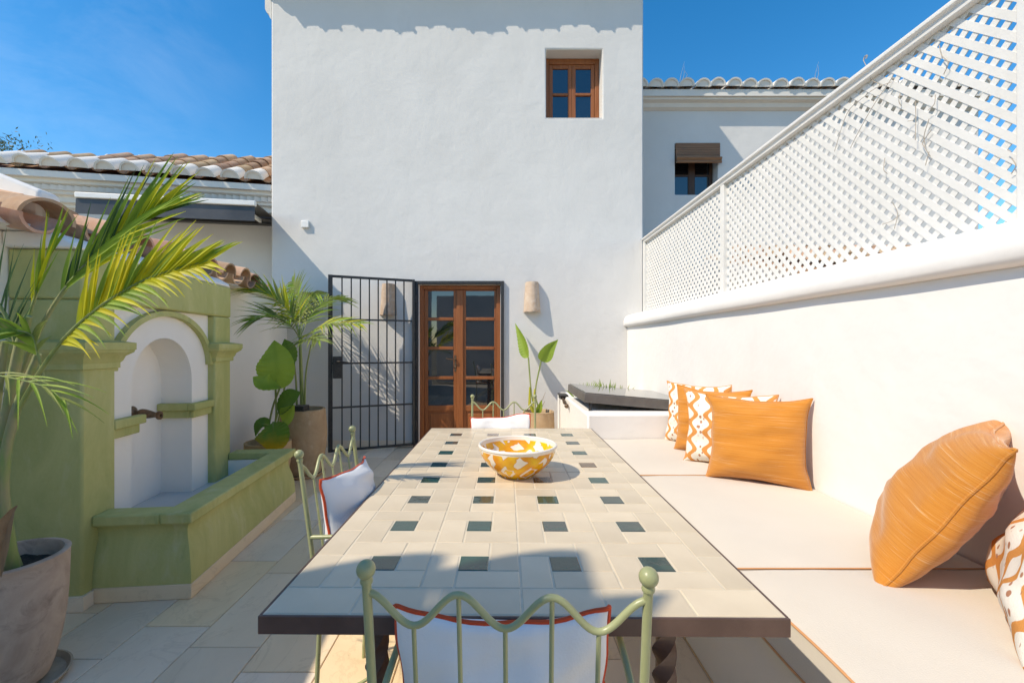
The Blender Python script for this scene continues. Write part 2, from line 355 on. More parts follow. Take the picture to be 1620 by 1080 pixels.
# ------------------------------------------------------------------ the setting
g = build('ground', MB().box(-250, 250, -250, 250, -1.0, -.06), EARTH); tag(g, kind='structure')
fl = build('patio_floor', MB().box(-3.4, 1.62, -3.4, 5.9, -.058, -.006), GROUT); tag(fl, kind='structure')
fx0, fw_, flen = -3.40, .305, .61
tm = {}
def ptile(wd, ln):
    k = (round(wd, 3), round(ln, 3))
    if k not in tm:
        tm[k] = mesh('paving_tile', MB().add([(-wd/2,-ln/2,-.02),(wd/2,-ln/2,-.02),(wd/2,ln/2,-.02),(-wd/2,ln/2,-.02),(-wd/2,-ln/2,-.002),(wd/2,-ln/2,-.002),(wd/2,ln/2,-.002),(-wd/2,ln/2,-.002),
            (-wd/2+.002,-ln/2+.002,0),(wd/2-.002,-ln/2+.002,0),(wd/2-.002,ln/2-.002,0),(-wd/2+.002,ln/2-.002,0)],
            [(0,1,5,4),(1,2,6,5),(2,3,7,6),(3,0,4,7),(4,5,9,8),(5,6,10,9),(6,7,11,10),(7,4,8,11),(8,9,10,11)]), STONE)
    return tm[k]
rowi = 0; X = -1.64-fw_*4
while X < .9:
    off = [0, -.29, -.02, -.33, -.12, -.26, -.4][rowi % 7]; y = 2.12-flen*4+off
    while y < 5.55:
        y1 = min(y+flen, 5.555)
        if y1 > .2 and y1-y > .06:
            o = link('paving_tile', ptile(fw_-.005, y1-y-.005), fl, (X+fw_/2, (y+y1)/2, random.uniform(-.0012, .0004)), (random.uniform(-.0012,.0012), random.uniform(-.002,.002), 0))
        y += flen
    X += fw_; rowi += 1

# curved roof tile: axis +x, the wide mouth at x = length
def tile_mb(Lx, r0, r1, th=.014, seg=9, lift=0, span=math.pi):
    mb = MB(); vs_ = []
    for i, (x, r) in enumerate(((0, r0), (Lx*.55, (r0*.45+r1*.55)), (Lx, r1))):
        for k in range(seg+1):
            a = (math.pi-span)/2+span*k/seg
            vs_ += [(x, r*math.cos(a), r*math.sin(a)*.86), (x, (r-th)*math.cos(a), (r-th)*math.sin(a)*.86)]
    n = 2*(seg+1); fs = []
    for i in range(2):
        for k in range(seg):
            a = i*n+2*k; fs += [(a, a+2, a+n+2, a+n), (a+1, a+n+1, a+n+3, a+3)]
        fs += [(i*n, i*n+n, i*n+n+1, i*n+1), (i*n+2*seg, i*n+2*seg+1, i*n+n+2*seg+1, i*n+n+2*seg)]
    for i in (0, 2):
        for k in range(seg): a = i*n+2*k; fs.append((a, a+1, a+3, a+2))
    return mb.add(vs_, fs)
def capped(Lx, r0, r1, th=.02, back=.014):
    m = tile_mb(Lx, r0, r1, th); m.v = [(x, y, z*1.15) for x, y, z in m.v]; n = 9; x = Lx-back; r = r1-th*.6
    m.add([(x, 0, 0)]+[(x, r*math.cos(math.pi*k/n), r*.99*math.sin(math.pi*k/n)) for k in range(n+1)], [(0, k+1, k+2) for k in range(n)]); return m
def pan_mb(Lx, r0, r1, th=.014, seg=7):
    m = tile_mb(Lx, r0, r1, th, seg); m.v = [(x, y, -z) for x, y, z in m.v]; return m
T_COVER = mesh('roof_tile', tile_mb(.42, .085, .105), TILE, 40); T_PAN = mesh('roof_tile', pan_mb(.42, .11, .085), TILE, 40)
T_WCOVER = mesh('roof_tile', capped(.42, .088, .112, .022), WHITE_OLD, 40); T_WPAN = mesh('roof_tile', pan_mb(.42, .115, .09, .018), WHITE_OLD, 40)
T_CCOVER = mesh('coping_tile', tile_mb(.46, .095, .118, .016, 12), TILE_PINK, 40); T_CPAN = mesh('coping_tile', pan_mb(.46, .11, .095, .016, 10), TILE_PINK, 40)

def roof(parent, A, B, down, slope, spacing, length_at, first_white=True, rows_white=1, step=.33, jit=.006):
    """rows of cover and pan tiles from the eave line A-B up the slope; down = horizontal unit vector pointing out over the eave"""
    A = Vector(A); B = Vector(B); n = int((B-A).length/spacing); e = (B-A).normalized(); rz = math.atan2(down.y, down.x); pl = parent.location if parent.type == 'EMPTY' else Vector((0,0,0))
    th = math.atan(slope)
    for i in range(n+1):
        base = A+e*(i*spacing); Lmax = length_at(i/max(n, 1))
        for cov in (1, 0):
            b = base+(Vector((0,0,0)) if cov else e*spacing/2)
            k = 0; s = 0
            while s < max(Lmax, .3):
                wht = first_white and k < rows_white
                me = (T_WCOVER if wht else T_COVER) if cov else T_PAN
                back = .42+s+(0 if cov else .10)+(random.uniform(-jit, jit) if k == 0 else 0)
                p = b-down*(back*math.cos(th))+Vector((0, 0, back*math.sin(th)+(.055 if cov else .075)+k*.004))
                o = link('roof_tile', me, parent, p-pl, (random.uniform(-.04,.04), th+random.uniform(-.012,.03), rz+random.uniform(-.02,.02)))
                k += 1; s += step
                if s > 3: break

# ---------------------------------------------------------------- tall house straight ahead
hx0, hx1, htop = P(429,0,D).x, P(1018,0,D).x, 5.86
wx0, wx1, wz0, wz1 = P(864,0,D).x, P(953,0,D).x, P(0,187,D).z, P(0,78,D).z
dx0, dx1, dz1 = P(661,0,D).x, P(793,0,D).x, P(0,450,D).z
house = thing('tall_house', 'tall white rendered house straight ahead with a brown double door and one small window', 'house', (0, D, 0))
build('wall', holed_wall(hx0, hx1, D, D+.40, 0, htop, [(wx0, wx1, wz0, wz1), (dx0, dx1, 0, dz1)]), WHITE, house, bevel=.018)
build('side_wall', MB().box(hx0+.002, hx0+.4, D+.405, D+5, 0, htop).box(hx1-.4, hx1-.002, D+.405, D+5, 0, htop).box(hx0+.41, hx1-.41, D+4.6, D+5, 0, htop), WHITE, house)
build('roof', MB().add([(hx0-.07,D-.15,htop+.02),(hx1+.0,D-.15,htop+.02),(hx1,D+5,htop+.05),(hx0-.07,D+5,htop+.05),(hx0-.07,D-.15,htop+.05),(hx1,D-.15,htop+.05),(hx1,D+5,htop+.08),(hx0-.07,D+5,htop+.08)],
      [(0,3,2,1),(4,5,6,7),(0,1,5,4),(1,2,6,5),(2,3,7,6),(3,0,4,7)]), WHITE_OLD, house)
build('cornice', MB().extrude([(D-.185,htop+.085),(D-.18,htop+.02),(D-.13,htop-.03),(D-.07,htop-.05),(D-.05,htop-.10),(D-.003,htop-.12),(D-.003,htop+.085)], hx0-.05, hx1, 'x'), WHITE_OLD, house)
build('gable_moulding', MB().extrude([(hx0-.003,5.46),(hx0-.025,5.49),(hx0-.035,5.53),(hx0-.07,5.56),(hx0-.085,5.60),(hx0-.085,htop+.015),(hx0-.003,htop+.015)], D+.01, D+4.9, 'y'), WHITE_OLD, house)
roof(house, (hx0+.03, D-.30, htop+.04), (hx1-.04, D-.30, htop+.04), Vector((0,-1,0)), .12, .232, lambda t: .40, jit=.022)
build('skirting', MB().box(hx0+.01, dx0-.06, D-.012, D-.002, .0, .085).box(dx1+.05, .70, D-.012, D-.002, .0, .085), STONE, house, bevel=.002)
# steel rebate frame round the doorway, which the gate hangs on
build('gate_frame', MB().box(dx0-.035, dx0+.006, D-.04, D+.02, 0, dz1+.04).box(dx1-.006, dx1+.035, D-.04, D+.02, 0, dz1+.04).box(dx0+.0065, dx1-.0065, D-.04, D+.02, dz1+.0, dz1+.04), BLACK, house, bevel=.003)
# door frame and two glazed leaves
yd = D+.10
fr = build('door_frame', MB().box(dx0+.012, dx0+.062, yd-.03, yd+.06, 0, dz1-.005).box(dx1-.062, dx1-.012, yd-.03, yd+.06, 0, dz1-.005).box(dx0+.0625, dx1-.0625, yd-.03, yd+.06, dz1-.05, dz1-.005), WOOD, house, bevel=.006)
build('reveal_strip', MB().box(dx0, dx0+.011, yd-.08, yd+.05, 0, dz1-.001).box(dx1-.011, dx1, yd-.08, yd+.05, 0, dz1-.001), WHITE2, house)
rows = [(P(0,b,D+.1).z, P(0,a,D+.1).z) for a, b in ((460,502),(507,548),(553,595),(600,641))]
def leaf_door(xa, xb, pa, pb, name):
    mb = MB(); zt = dz1-.052
    mb.box(xa, pa, yd, yd+.045, .01, zt).box(pb, xb, yd, yd+.045, .01, zt)
    mb.box(pa, pb, yd+.0005, yd+.0445, rows[0][1], zt)
    mb.box(pa, pb, yd+.0005, yd+.0445, rows[3][0]-.075, rows[3][0]); mb.box(pa, pb, yd+.0005, yd+.0445, .01, .13)
    o = build('door_leaf', mb, WOOD, house, bevel=.004)
    for k in range(3):
        build('glazing_bar', MB().box(pa, pb, yd-.006, yd+.04, rows[k+1][1], rows[k][0]), WOOD, o, bevel=.006)
    for a, b in rows: build('pane', MB().box(pa-.004, pb+.004, yd+.020, yd+.026, a-.004, b+.004), PANE, o)
    pz = rows[3][0]-.075
    build('door_panel', MB().box(pa, pb, yd+.016, yd+.03, .13, pz).box(pa+.03, pb-.03, yd+.006, yd+.0155, .16, pz-.03), WOOD, o, bevel=.004)
    return o
Yd = D+.1; XX = lambda px: P(px, 0, Yd).x
lf = leaf_door(dx0+.063, XX(727)-.0015, XX(677), XX(717.5), 'l'); rt = leaf_door(XX(727)+.0015, dx1-.063, XX(737), XX(782), 'r')
build('cover_strip', MB().box(XX(722.5), XX(733), yd-.018, yd-.001, .012, dz1-.055), WOOD, rt, bevel=.006)
hz = P(0,568,Yd).z; hxx = XX(720.5)
build('handle', MB().box(hxx-.014, hxx+.012, yd-.004, yd-.0005, hz-.16, hz+.05).tube([(hxx,yd-.004,hz),(hxx,yd-.045,hz),(hxx-.02,yd-.055,hz),(hxx-.115,yd-.055,hz+.006)], .0085, 8).ball((hxx,yd-.012,hz-.10), .014), BRONZE, lf, smooth=True)
# upper window
yw = D+.18
wi = build('window', MB().box(wx0+.002, wx0+.055, yw, yw+.07, wz0+.002, wz1-.002).box(wx1-.055, wx1-.002, yw, yw+.07, wz0+.002, wz1-.002).box(wx0+.0555, wx1-.0555, yw, yw+.07, wz1-.075, wz1-.002).box(wx0+.0555, wx1-.0555, yw, yw+.07, wz0+.002, wz0+.03), WOOD, house, bevel=.006)
mid = (wx0+wx1)/2
for a, b in ((wx0+.057, mid-.001), (mid+.001, wx1-.057)):
    z0, z1 = wz0+.031, wz1-.077; st = .05
    s = MB().box(a, a+st, yw+.012, yw+.055, z0, z1).box(b-st, b, yw+.012, yw+.055, z0, z1).box(a+st+.0005, b-st-.0005, yw+.013, yw+.054, z1-.05, z1).box(a+st+.0005, b-st-.0005, yw+.013, yw+.054, z0, z0+.055).box(a+st+.0005, b-st-.0005, yw+.008, yw+.05, (z0+z1)/2-.02, (z0+z1)/2+.012)
    so_ = build('sash', s, WOOD, wi, bevel=.005)
    build('pane', MB().box(a+.04, b-.04, yw+.03, yw+.036, (z0+z1)/2, z1-.03), PANE, wi); build('pane', MB().box(a+.04, b-.04, yw+.03, yw+.036, z0+.03, (z0+z1)/2-.002), PANE, wi)
build('window_sill', MB().box(wx0+.003, wx1-.003, D+.006, yw-.002, wz0-.001, wz0+.006), WHITE, house)

# ---------------------------------------------------------------- house on the right, behind the trellis
D3 = 6.40
rh = thing('right_house', 'lower white house set back on the right with whitewashed eave tiles and a rolled blind', 'house', (4, D3, 0))
bx0, bx1, bz0, bz1 = P(1068,0,D3).x, P(1136,0,D3).x, P(0,308,D3).z, P(0,228,D3).z
rtop = 4.88
build('wall', holed_wall(hx1-.05, 7.0, D3, D3+.35, 0, rtop, [(bx0, bx1, bz0, bz1)]), WHITE, rh, bevel=.012)
build('side_wall', MB().box(6.65, 6.998, D3+.355, D3+5, 0, rtop), WHITE, rh)
build('fascia', MB().box(hx1-.04, 7.0, D3-.165, D3-.1505, rtop-.02, rtop+.075), WHITE_OLD, rh)
build('roof', MB().add([(hx1-.05,D3-.14,rtop+.02),(7.05,D3-.14,rtop+.02),(7.05,D3+4,rtop+1.1),(hx1-.05,D3+4,rtop+1.1),(hx1-.05,D3-.14,rtop+.06),(7.05,D3-.14,rtop+.06),(7.05,D3+4,rtop+1.14),(hx1-.05,D3+4,rtop+1.14)],
      [(0,3,2,1),(4,5,6,7),(0,1,5,4),(1,2,6,5),(2,3,7,6),(3,0,4,7)]), TILE, rh)
build('cornice', MB().extrude([(D3-.15,rtop+.018),(D3-.13,rtop-.05),(D3-.075,rtop-.07),(D3-.055,rtop-.12),(D3-.003,rtop-.15),(D3-.003,rtop+.018)], hx1-.04, 7.0, 'x'), WHITE_OLD, rh)
roof(rh, (hx1+.16, D3-.21, rtop+.045), (6.95, D3-.21, rtop+.045), Vector((0,-1,0)), .22, .222, lambda t: .35)
yb = D3+.16
win = build('window', MB().box(bx0+.002, bx0+.05, yb, yb+.06, bz0+.002, bz1-.002).box(bx1-.05, bx1-.002, yb, yb+.06, bz0+.002, bz1-.002).box(bx0+.0505, bx1-.0505, yb, yb+.06, bz0+.002, bz0+.05).box(bx0+.0505, bx1-.0505, yb, yb+.06, bz1-.06, bz1-.002)
            .box((bx0+bx1)/2-.05, (bx0+bx1)/2+.05, yb+.005, yb+.05, bz0+.0505, bz1-.0605).box(bx0+.0505, (bx0+bx1)/2-.0505, yb+.01, yb+.045, bz0+.33, bz0+.36).box((bx0+bx1)/2+.0505, bx1-.0505, yb+.01, yb+.045, bz0+.33, bz0+.36), WOOD_DARK, rh, bevel=.004)
for a, b in ((bx0+.04, (bx0+bx1)/2-.03), ((bx0+bx1)/2+.03, bx1-.04)):
    for c, d in ((bz0+.04, bz0+.34), (bz0+.35, bz1-.05)): build('pane', MB().box(a, b, yb+.022, yb+.028, c, d), PANE, win)
bl = MB(); zz = bz1+.01
for k in range(15): bl.box(bx0+.004, bx1+.02, D3-.018-.004*(k % 2), D3-.006, zz-.0165, zz-.002); zz -= .0175
for k in range(5): bl.tube([(bx0-.0, D3-.05+.012*math.sin(k), zz+.014*k-.03), (bx1+.025, D3-.05+.012*math.sin(k), zz+.014*k-.03)], .017, 8)
build('blind', bl, BAMBOO, rh, smooth=30)

# low neighbour behind the trellis
nb = thing('low_outbuilding', 'low outbuilding with a clay roof glimpsed through the trellis holes', 'outbuilding', (4.4, 4.6, 0))
build('wall', MB().box(3.0, 6.2, 3.6, 5.9, 0, 1.75), WHITE_OLD, nb)
build('roof', MB().add([(2.85,3.4,1.76),(6.35,3.4,1.76),(6.35,6.1,2.5),(2.85,6.1,2.5),(2.85,3.4,1.82),(6.35,3.4,1.82),(6.35,6.1,2.56),(2.85,6.1,2.56)],[(0,3,2,1),(4,5,6,7),(0,1,5,4),(1,2,6,5),(2,3,7,6),(3,0,4,7)]), TILE, nb)
ty = 3.05; 
for k in range(15):
    for j in range(6):
        o = link('roof_tile', T_COVER, nb, Vector((ty, 3.85+j*.38, 1.87+.274*(.45+j*.38)+.03))-nb.location, (0, math.atan(.274), -math.pi/2+random.uniform(-.03,.03)))
    ty += .225

# ---------------------------------------------------------------- house on the left with awning
EL, ER = Vector((-5.87, 5.10, 3.33)), Vector((-2.985, 5.655, 3.33))
ed = (ER-EL).normalized(); en = Vector((ed.y, -ed.x, 0)).normalized()     # en points out towards the patio
lh = thing('left_house', 'low white house on the left with a clay tiled roof and scalloped white eave', 'house', (EL.x, EL.y, 0))
def quadstrip(p0, p1, prof):                                              # outline (outward distance, height) swept along the eave
    n = len(prof); q = [p0+en*a+Vector((0,0,b-p0.z)) for a, b in prof]+[p1+en*a+Vector((0,0,b-p1.z)) for a, b in prof]
    return MB().add(q, [tuple(range(n)), tuple(range(2*n-1, n-1, -1))]+[(i, n+i, n+(i+1) % n, (i+1) % n) for i in range(n)])
e0 = EL-ed*1.5
build('wall', quadstrip(e0, ER, [(-.26,0),(-.26,3.0),(-.56,3.0),(-.56,0)]), WHITE, lh)
build('cornice', quadstrip(e0, ER, [(-.03,3.33),(-.03,3.245),(-.085,3.225),(-.085,3.13),(-.14,3.12),(-.14,3.05),(-.20,3.04),(-.20,3.0),(-.56,3.0),(-.56,3.33)]), WHITE_OLD, lh)
build('fascia', quadstrip(e0, ER, [(.025,3.29),(.025,3.365),(-.029,3.365),(-.029,3.29)]), WHITE_OLD, lh)
dm = MB()
for k in range(46):                                                       # saw-tooth brick course under the eave
    c = EL-ed*.6+ed*(k*.083); c.z = 3.15
    a = c+ed*.0; b = c+ed*.078; t = c+ed*.039+en*.0
    tri = [(a-en*.085), (b-en*.085), (a-en*.03)]
    dm.add([(p.x,p.y,3.165) for p in tri]+[(p.x,p.y,3.222) for p in tri], [(0,1,2),(5,4,3),(0,3,4,1),(1,4,5,2),(2,5,3,0)])
build('dentil_course', dm, WHITE_OLD, lh)
ln = lambda t: .05+1.75*t
build('roof_deck', MB().add([EL-en*.0-ed*1.5+Vector((0,0,.0)), ER+Vector((0,0,.0)), ER-en*2.05+Vector((0,0,1.06)), EL-en*.26-ed*1.5+Vector((0,0,.15)), EL-en*.26-ed*1.5+Vector((0,0,-.05)), ER-en*2.05+Vector((0,0,-.05))],
      [(0,1,2,3),(0,3,4),(1,5,2),(3,2,5,4),(0,4,5,1)]), TILE, lh)
roof(lh, EL-ed*.55+en*.06+Vector((0,0,.03)), ER-ed*.10+en*.06+Vector((0,0,.03)), en, .53, .274, ln)
rd = MB()
rp = [EL-en*.30+Vector((0,0,.17))-ed*.9+(ER-en*1.95+Vector((0,0,1.14))-(EL-en*.30+Vector((0,0,.17))-ed*.9))*(i/24)+Vector((0,0,.012*math.sin(i*1.7))) for i in range(25)]
rd.tube(rp, .07, 8); build('ridge', rd, TILE, lh, smooth=True)
nub = MB()
for i in range(1, 24, 2): nub.ball(rp[i]+Vector((0,0,.065)), .035, 8, 6)
build('ridge_mortar', nub, WHITE2, lh, smooth=True)
# awning
a0, a1 = P(120, 307, 4.80), P(405, 324, 5.09); a1.z = a0.z = 2.945
aw = thing('awning', 'half open awning with white front rail and black hanging valance under the left eave', 'awning', (a0.x, a0.y, 2.9))
ad = (a1-a0).normalized(); an = Vector((-ad.y, ad.x, 0))
build('front_rail', MB().bar(a0, a1, .05, .06), TRIM, aw, bevel=.008)
build('valance', MB().add([a0+Vector((0,0,-.031))+an*.0, a1+Vector((0,0,-.031))-ad*.012, a1+Vector((0,0,-.205))-ad*.012-an*.01, a0+Vector((0,0,-.205))-an*.01]+[p+an*.004 for p in (a0+Vector((0,0,-.031)), a1+Vector((0,0,-.031))-ad*.012, a1+Vector((0,0,-.205))-ad*.012-an*.01, a0+Vector((0,0,-.205))-an*.01)], [(0,1,2,3),(7,6,5,4),(0,4,5,1),(1,5,6,2),(2,6,7,3),(3,7,4,0)]), AWN, aw)
back = .62
build('canopy_cloth', MB().add([a0+Vector((0,0,.02)), a1+Vector((0,0,.02))-ad*.02, a1+an*back+Vector((0,0,.02))-ad*.02, a0+an*back+Vector((0,0,.02)), a0+Vector((0,0,.028)), a1+Vector((0,0,.028))-ad*.02, a1+an*back+Vector((0,0,.028))-ad*.02, a0+an*back+Vector((0,0,.028))],
      [(0,3,2,1),(4,5,6,7),(0,1,5,4),(1,2,6,5),(2,3,7,6),(3,0,4,7)]), AWN, aw)
build('cassette', MB().bar(a0+an*.69+Vector((0,0,-.01)), a1+an*.69+ad*.10+Vector((0,0,-.01)), .10, .11), PLASTIC, aw)
for s in (.12, .9): build('arm', MB().bar(a0+(a1-a0)*s+an*.03+Vector((0,0,-.02)), a0+(a1-a0)*s+an*.64+Vector((0,0,-.03)), .03, .04), TRIM, aw)

# ---------------------------------------------------------------- garden wall on the left and the fountain set into it
TH = math.atan(.098); FO = Vector((-2.038, 2.118, 0))
gw = thing('garden_wall', 'white garden wall on the left behind the green fountain with clay coping tiles', 'wall', FO, TH)
build('wall', MB().box(-.63, -.33, -2.6, 3.42, 0, 1.83), WHITE_LIFTED, gw, bevel=.012, local=True)
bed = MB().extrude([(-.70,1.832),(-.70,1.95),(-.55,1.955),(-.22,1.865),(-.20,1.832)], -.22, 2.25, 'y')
build('mortar_bed', bed, WHITE_LIFTED, gw, local=True)
build('mortar_fillet', MB().extrude([(-.328,1.752),(-.328,1.829),(-.165,1.829),(-.10,1.825),(-.02,1.78),(-.004,1.752)], -.03, 1.40, 'y'), WHITE_LIFTED, gw, bevel=.012, local=True)
build('plain_coping', MB().extrude([(-.64,1.832),(-.64,1.93),(-.48,1.965),(-.31,1.93),(-.30,1.832)], 2.255, 3.42, 'y'), WHITE_LIFTED, gw, bevel=.02, local=True)
link('coping_tile', T_CPAN, gw, (-.55, -.03, 1.985), (.05, .22, -.12)); link('coping_tile', T_CPAN, gw, (-.58, -.25, 1.985), (.02, .20, -.2))
k = 0; yy = .11
while yy < 2.16:
    link('coping_tile', T_CCOVER, gw, (-.115-.46+random.uniform(-.012,.012), yy, 1.985+random.uniform(-.008,.008)), (random.uniform(-.07,.07), .22+random.uniform(-.02,.02), random.uniform(-.07,.07)-(.30 if yy < .2 else 0)))
    link('coping_tile', T_CCOVER, gw, (-.80+random.uniform(-.012,.012), yy, 2.035), (random.uniform(-.07,.07), .20, random.uniform(-.05,.05)))
    link('coping_tile', T_CPAN, gw, (-.09-.46+random.uniform(-.012,.012), yy+.124, 2.00), (random.uniform(-.05,.05), .22, random.uniform(-.05,.05)))
    yy += .248
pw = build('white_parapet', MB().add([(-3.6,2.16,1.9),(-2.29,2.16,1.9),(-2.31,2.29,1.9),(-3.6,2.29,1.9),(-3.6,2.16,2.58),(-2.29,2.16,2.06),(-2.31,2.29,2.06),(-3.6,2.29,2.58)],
      [(0,3,2,1),(4,5,6,7),(0,1,5,4),(1,2,6,5),(2,3,7,6),(3,0,4,7)]), WHITE_LIFTED, bevel=.02)
tag(pw, 'white sloping masonry parapet rising behind the nearest coping tiles', 'parapet')

fo = thing('wall_fountain', 'green wall fountain with white arched niche, bronze spout and long green basin', 'fountain', FO, TH)
fb = lambda n, mb, m=GREEN, p=None, **kw: build(n, mb, m, p or fo, local=True, **kw)
PW, FWd = .207, 1.384
fb('pillar', MB().box(-.328, 0, 0, PW, 0, 1.509), bevel=.012); fb('pillar', MB().box(-.328, -.001, 1.157, FWd, 0, 1.509), bevel=.012)
fb('lintel', MB().box(-.328, .002, -.002, FWd+.002, 1.51, 1.75), bevel=.012)
def ring(prof, y0, y1, xb):        # a moulding wrapped round three sides of a pillar
    mb = MB(); n = len(prof)
    for (d, z), (d2, z2) in zip(prof, prof[1:]+prof[:1]): pass
    path = lambda d: [(xb, y0-d), (d, y0-d), (d, y1+d), (xb, y1+d)]
    vs_ = []; 
    for d, z in prof: vs_ += [(x, y, z) for x, y in path(d)]
    fs = []
    for i in range(n-1):
        for j in range(3): fs.append((i*4+j, i*4+j+1, i*4+4+j+1, i*4+4+j))
    fs += [(0,1,2,3)[::-1], tuple((n-1)*4+q for q in range(4)), tuple(i*4 for i in range(n)), tuple(i*4+3 for i in range(n))[::-1]]
    return mb.add(vs_, fs)
cap = [(.002,1.165),(.014,1.168),(.014,1.195),(.022,1.205),(.030,1.23),(.055,1.25),(.058,1.262),(.062,1.264),(.062,1.30),(.004,1.312)]
fb('capital', ring(cap, 0, PW, -.327), smooth=35); fb('capital', ring(cap, 1.157, FWd, -.327), smooth=35)
# white panel with an arched niche
yc, rN, zs_ = .675, .284, 1.05
pm = MB(); xf, xk = -.05, -.25
arcn = [(yc-rN, .22)]+[(yc-rN*math.cos(math.pi*i/20), zs_+rN*math.sin(math.pi*i/20)) for i in range(21)]+[(yc+rN, .22)]
outr = [(PW, .22)]+[(PW+(1.157-PW)*i/20, 1.51) if 0 < i < 20 else ((PW, 1.51) if i == 0 else (1.157, 1.51)) for i in range(21)]+[(1.157, .22)]
na = len(arcn)
vs_ = [(xf, a, b) for a, b in arcn]+[(xf, a, b) for a, b in outr]+[(xk, a, b) for a, b in arcn]
fs = []
for i in range(na-1): fs += [(i, i+1, na+i+1, na+i), (i, 2*na+i, 2*na+i+1, i+1)]
fs.append(tuple(2*na+i for i in range(na)))
pm.add(vs_, fs)
niche = fb('niche', pm, WHITE_LIFTED, smooth=30)
ar = MB(); NA = 32
aA, bA, wA = .474, .358, .033
vs_ = []
for i in range(NA+1):
    a = math.pi*i/NA; z0 = 1.148
    for rr_, xx_ in ((0, -.049), (0, -.012), (1, -.012), (1, -.049)):
        A_, B_ = aA-wA*rr_, bA-wA*rr_
        vs_.append((xx_, .682-A_*math.cos(a), z0+B_*math.sin(a)))
fs = []
for i in range(NA):
    for j in range(4): fs.append((i*4+j, i*4+(j+1) % 4, i*4+4+(j+1) % 4, i*4+4+j))
fs += [(0,1,2,3), (NA*4+3, NA*4+2, NA*4+1, NA*4)]
fb('arch_rib', ar.add(vs_, fs), smooth=35)
# ledge mouldings either side, wrapping into the niche
def ledge(y0, y1, wrap):
    mb = MB()
    mb.box(-.049, -.002, y0, y1, .835, .885).box(-.049, -.02, y0, y1-(.02 if wrap < 0 else 0), .78, .8345)
    return mb
fb('ledge', MB().box(-.049,.0,PW,yc-rN+.05,.835,.885).box(-.049,-.022,PW,yc-rN+.028,.782,.8345), bevel=.006)
fb('ledge', MB().box(-.049,.0,yc+rN-.05,1.157,.835,.885).box(-.049,-.022,yc+rN-.028,1.157,.782,.8345).box(-.249,-.0495,yc+rN-.05,yc+rN-.001,.835,.885).box(-.249,-.0495,yc+rN-.028,yc+rN-.001,.782,.8345), bevel=.006)
sp = MB()
prof = [(.001,0),(.038,.0),(.042,.008),(.036,.018),(.016,.028),(.015,.040),(.024,.05),(.030,.065),(.030,.085),(.024,.115),(.017,.140),(.015,.150),(.025,.158),(.028,.165),(.026,.175),(.012,.176),(.010,.165)]
for i in range(1): sp.lathe(prof, 20)
sp.v = [(-.249+z, yc+x, .862+y-.02*(z/.17)) for x, y, z in sp.v]
fb('spout', sp, BRONZE, smooth=35)
# basin
bx, by0, by1 = .465, .055, 1.47
fb('basin_skirting', MB().box(0.001, bx+.004, by0-.004, by1+.004, .0, .075), STONE, bevel=.004)
fb('pillar_skirting', MB().box(-.325, .014, -.014, by0-.006, .0, .07).box(-.325, .0, -.0005, .0, .071, .0715), STONE, bevel=.004)
bprof = [(.0,.076),(.0,.10),(-.004,.16),(-.014,.22),(-.028,.27),(-.038,.31),(-.040,.34),(-.030,.365),(-.012,.379)]
path = lambda d: [(.001, by0-d), (bx+d, by0-d), (bx+d, by1+d), (.001, by1+d)]
vs_ = []
for d, z in bprof: vs_ += [(x, y, z) for x, y in path(d)]
fs = []; n = len(bprof)
for i in range(n-1):
    for j in range(3): fs.append((i*4+j, i*4+j+1, i*4+5+j, i*4+4+j))
fb('basin', MB().add(vs_, fs), smooth=50)
rw = .15
fb('basin_rim', MB().box(bx-rw, bx+.004, by0-.004, by1+.004, .38, .435).box(.001, bx-rw-.0005, by0-.004, by0+.115, .3805, .4345).box(.001, bx-rw-.0005, by1-.125, by1+.004, .3805, .4345), bevel=.008)
fb('basin_lining', MB().box(bx-rw+.004, bx-.06, by0+.06, by1-.06, .12, .379).box(-.048, bx-rw+.003, PW+.0, by0+.118, .12, .379).box(.001, bx-rw+.003, by1-.127, by1-.06, .12, .379).box(-.24, bx-rw+.003, PW+.001, 1.156, .09, .119).box(.002, bx-rw+.003, 1.157, by1-.128, .09, .119), WHITE_LIFTED)
wt = fb('water', MB().box(-.245, bx-rw+.0035, yc-rN, yc+rN, .20, .262).box(-.0485, bx-rw+.0035, PW+.001, yc-rN-.001, .20, .262).box(-.0485, bx-rw+.0035, yc+rN+.001, by1-.1275, .20, .262), simple('still_water', (.55, .57, .57), (.50, .53, .54), 4, .05, .05, 9))

# ---------------------------------------------------------------- bench wall on the right, its rounded ledge and trellis
XW = 1.60
bwall = thing('bench_wall', 'long white wall behind the cushioned bench with a rounded ledge on top', 'wall', (XW, 2.4, 0))
build('wall', MB().box(XW, 1.87, -2.6, D-.003, 0, 1.526), WHITE2, bwall)
lp = [(XW,1.527),(1.562,1.533),(1.548,1.552),(1.550,1.60),(1.567,1.645),(1.60,1.673),(1.66,1.688),(1.75,1.695),(1.87,1.697),(1.87,1.527)]
cm = MB(); ny = 46; vs_ = []
for i in range(ny+1):
    y = -2.6+(D-.004+2.6)*i/ny
    for j, (a, b) in enumerate(lp):
        wv = .006*noise.noise(Vector((a*3, y*1.6, b*4))) if 0 < j < 7 else 0
        vs_.append((a+wv, y, b+wv*.8))
n = len(lp); fs = [tuple(range(n)), tuple(ny*n+q for q in range(n))[::-1]]
for i in range(ny):
    for j in range(n): fs.append((i*n+j, i*n+(j+1) % n, (i+1)*n+(j+1) % n, (i+1)*n+j))
build('ledge', cm.add(vs_, fs), WHITE2, bwall, smooth=60)

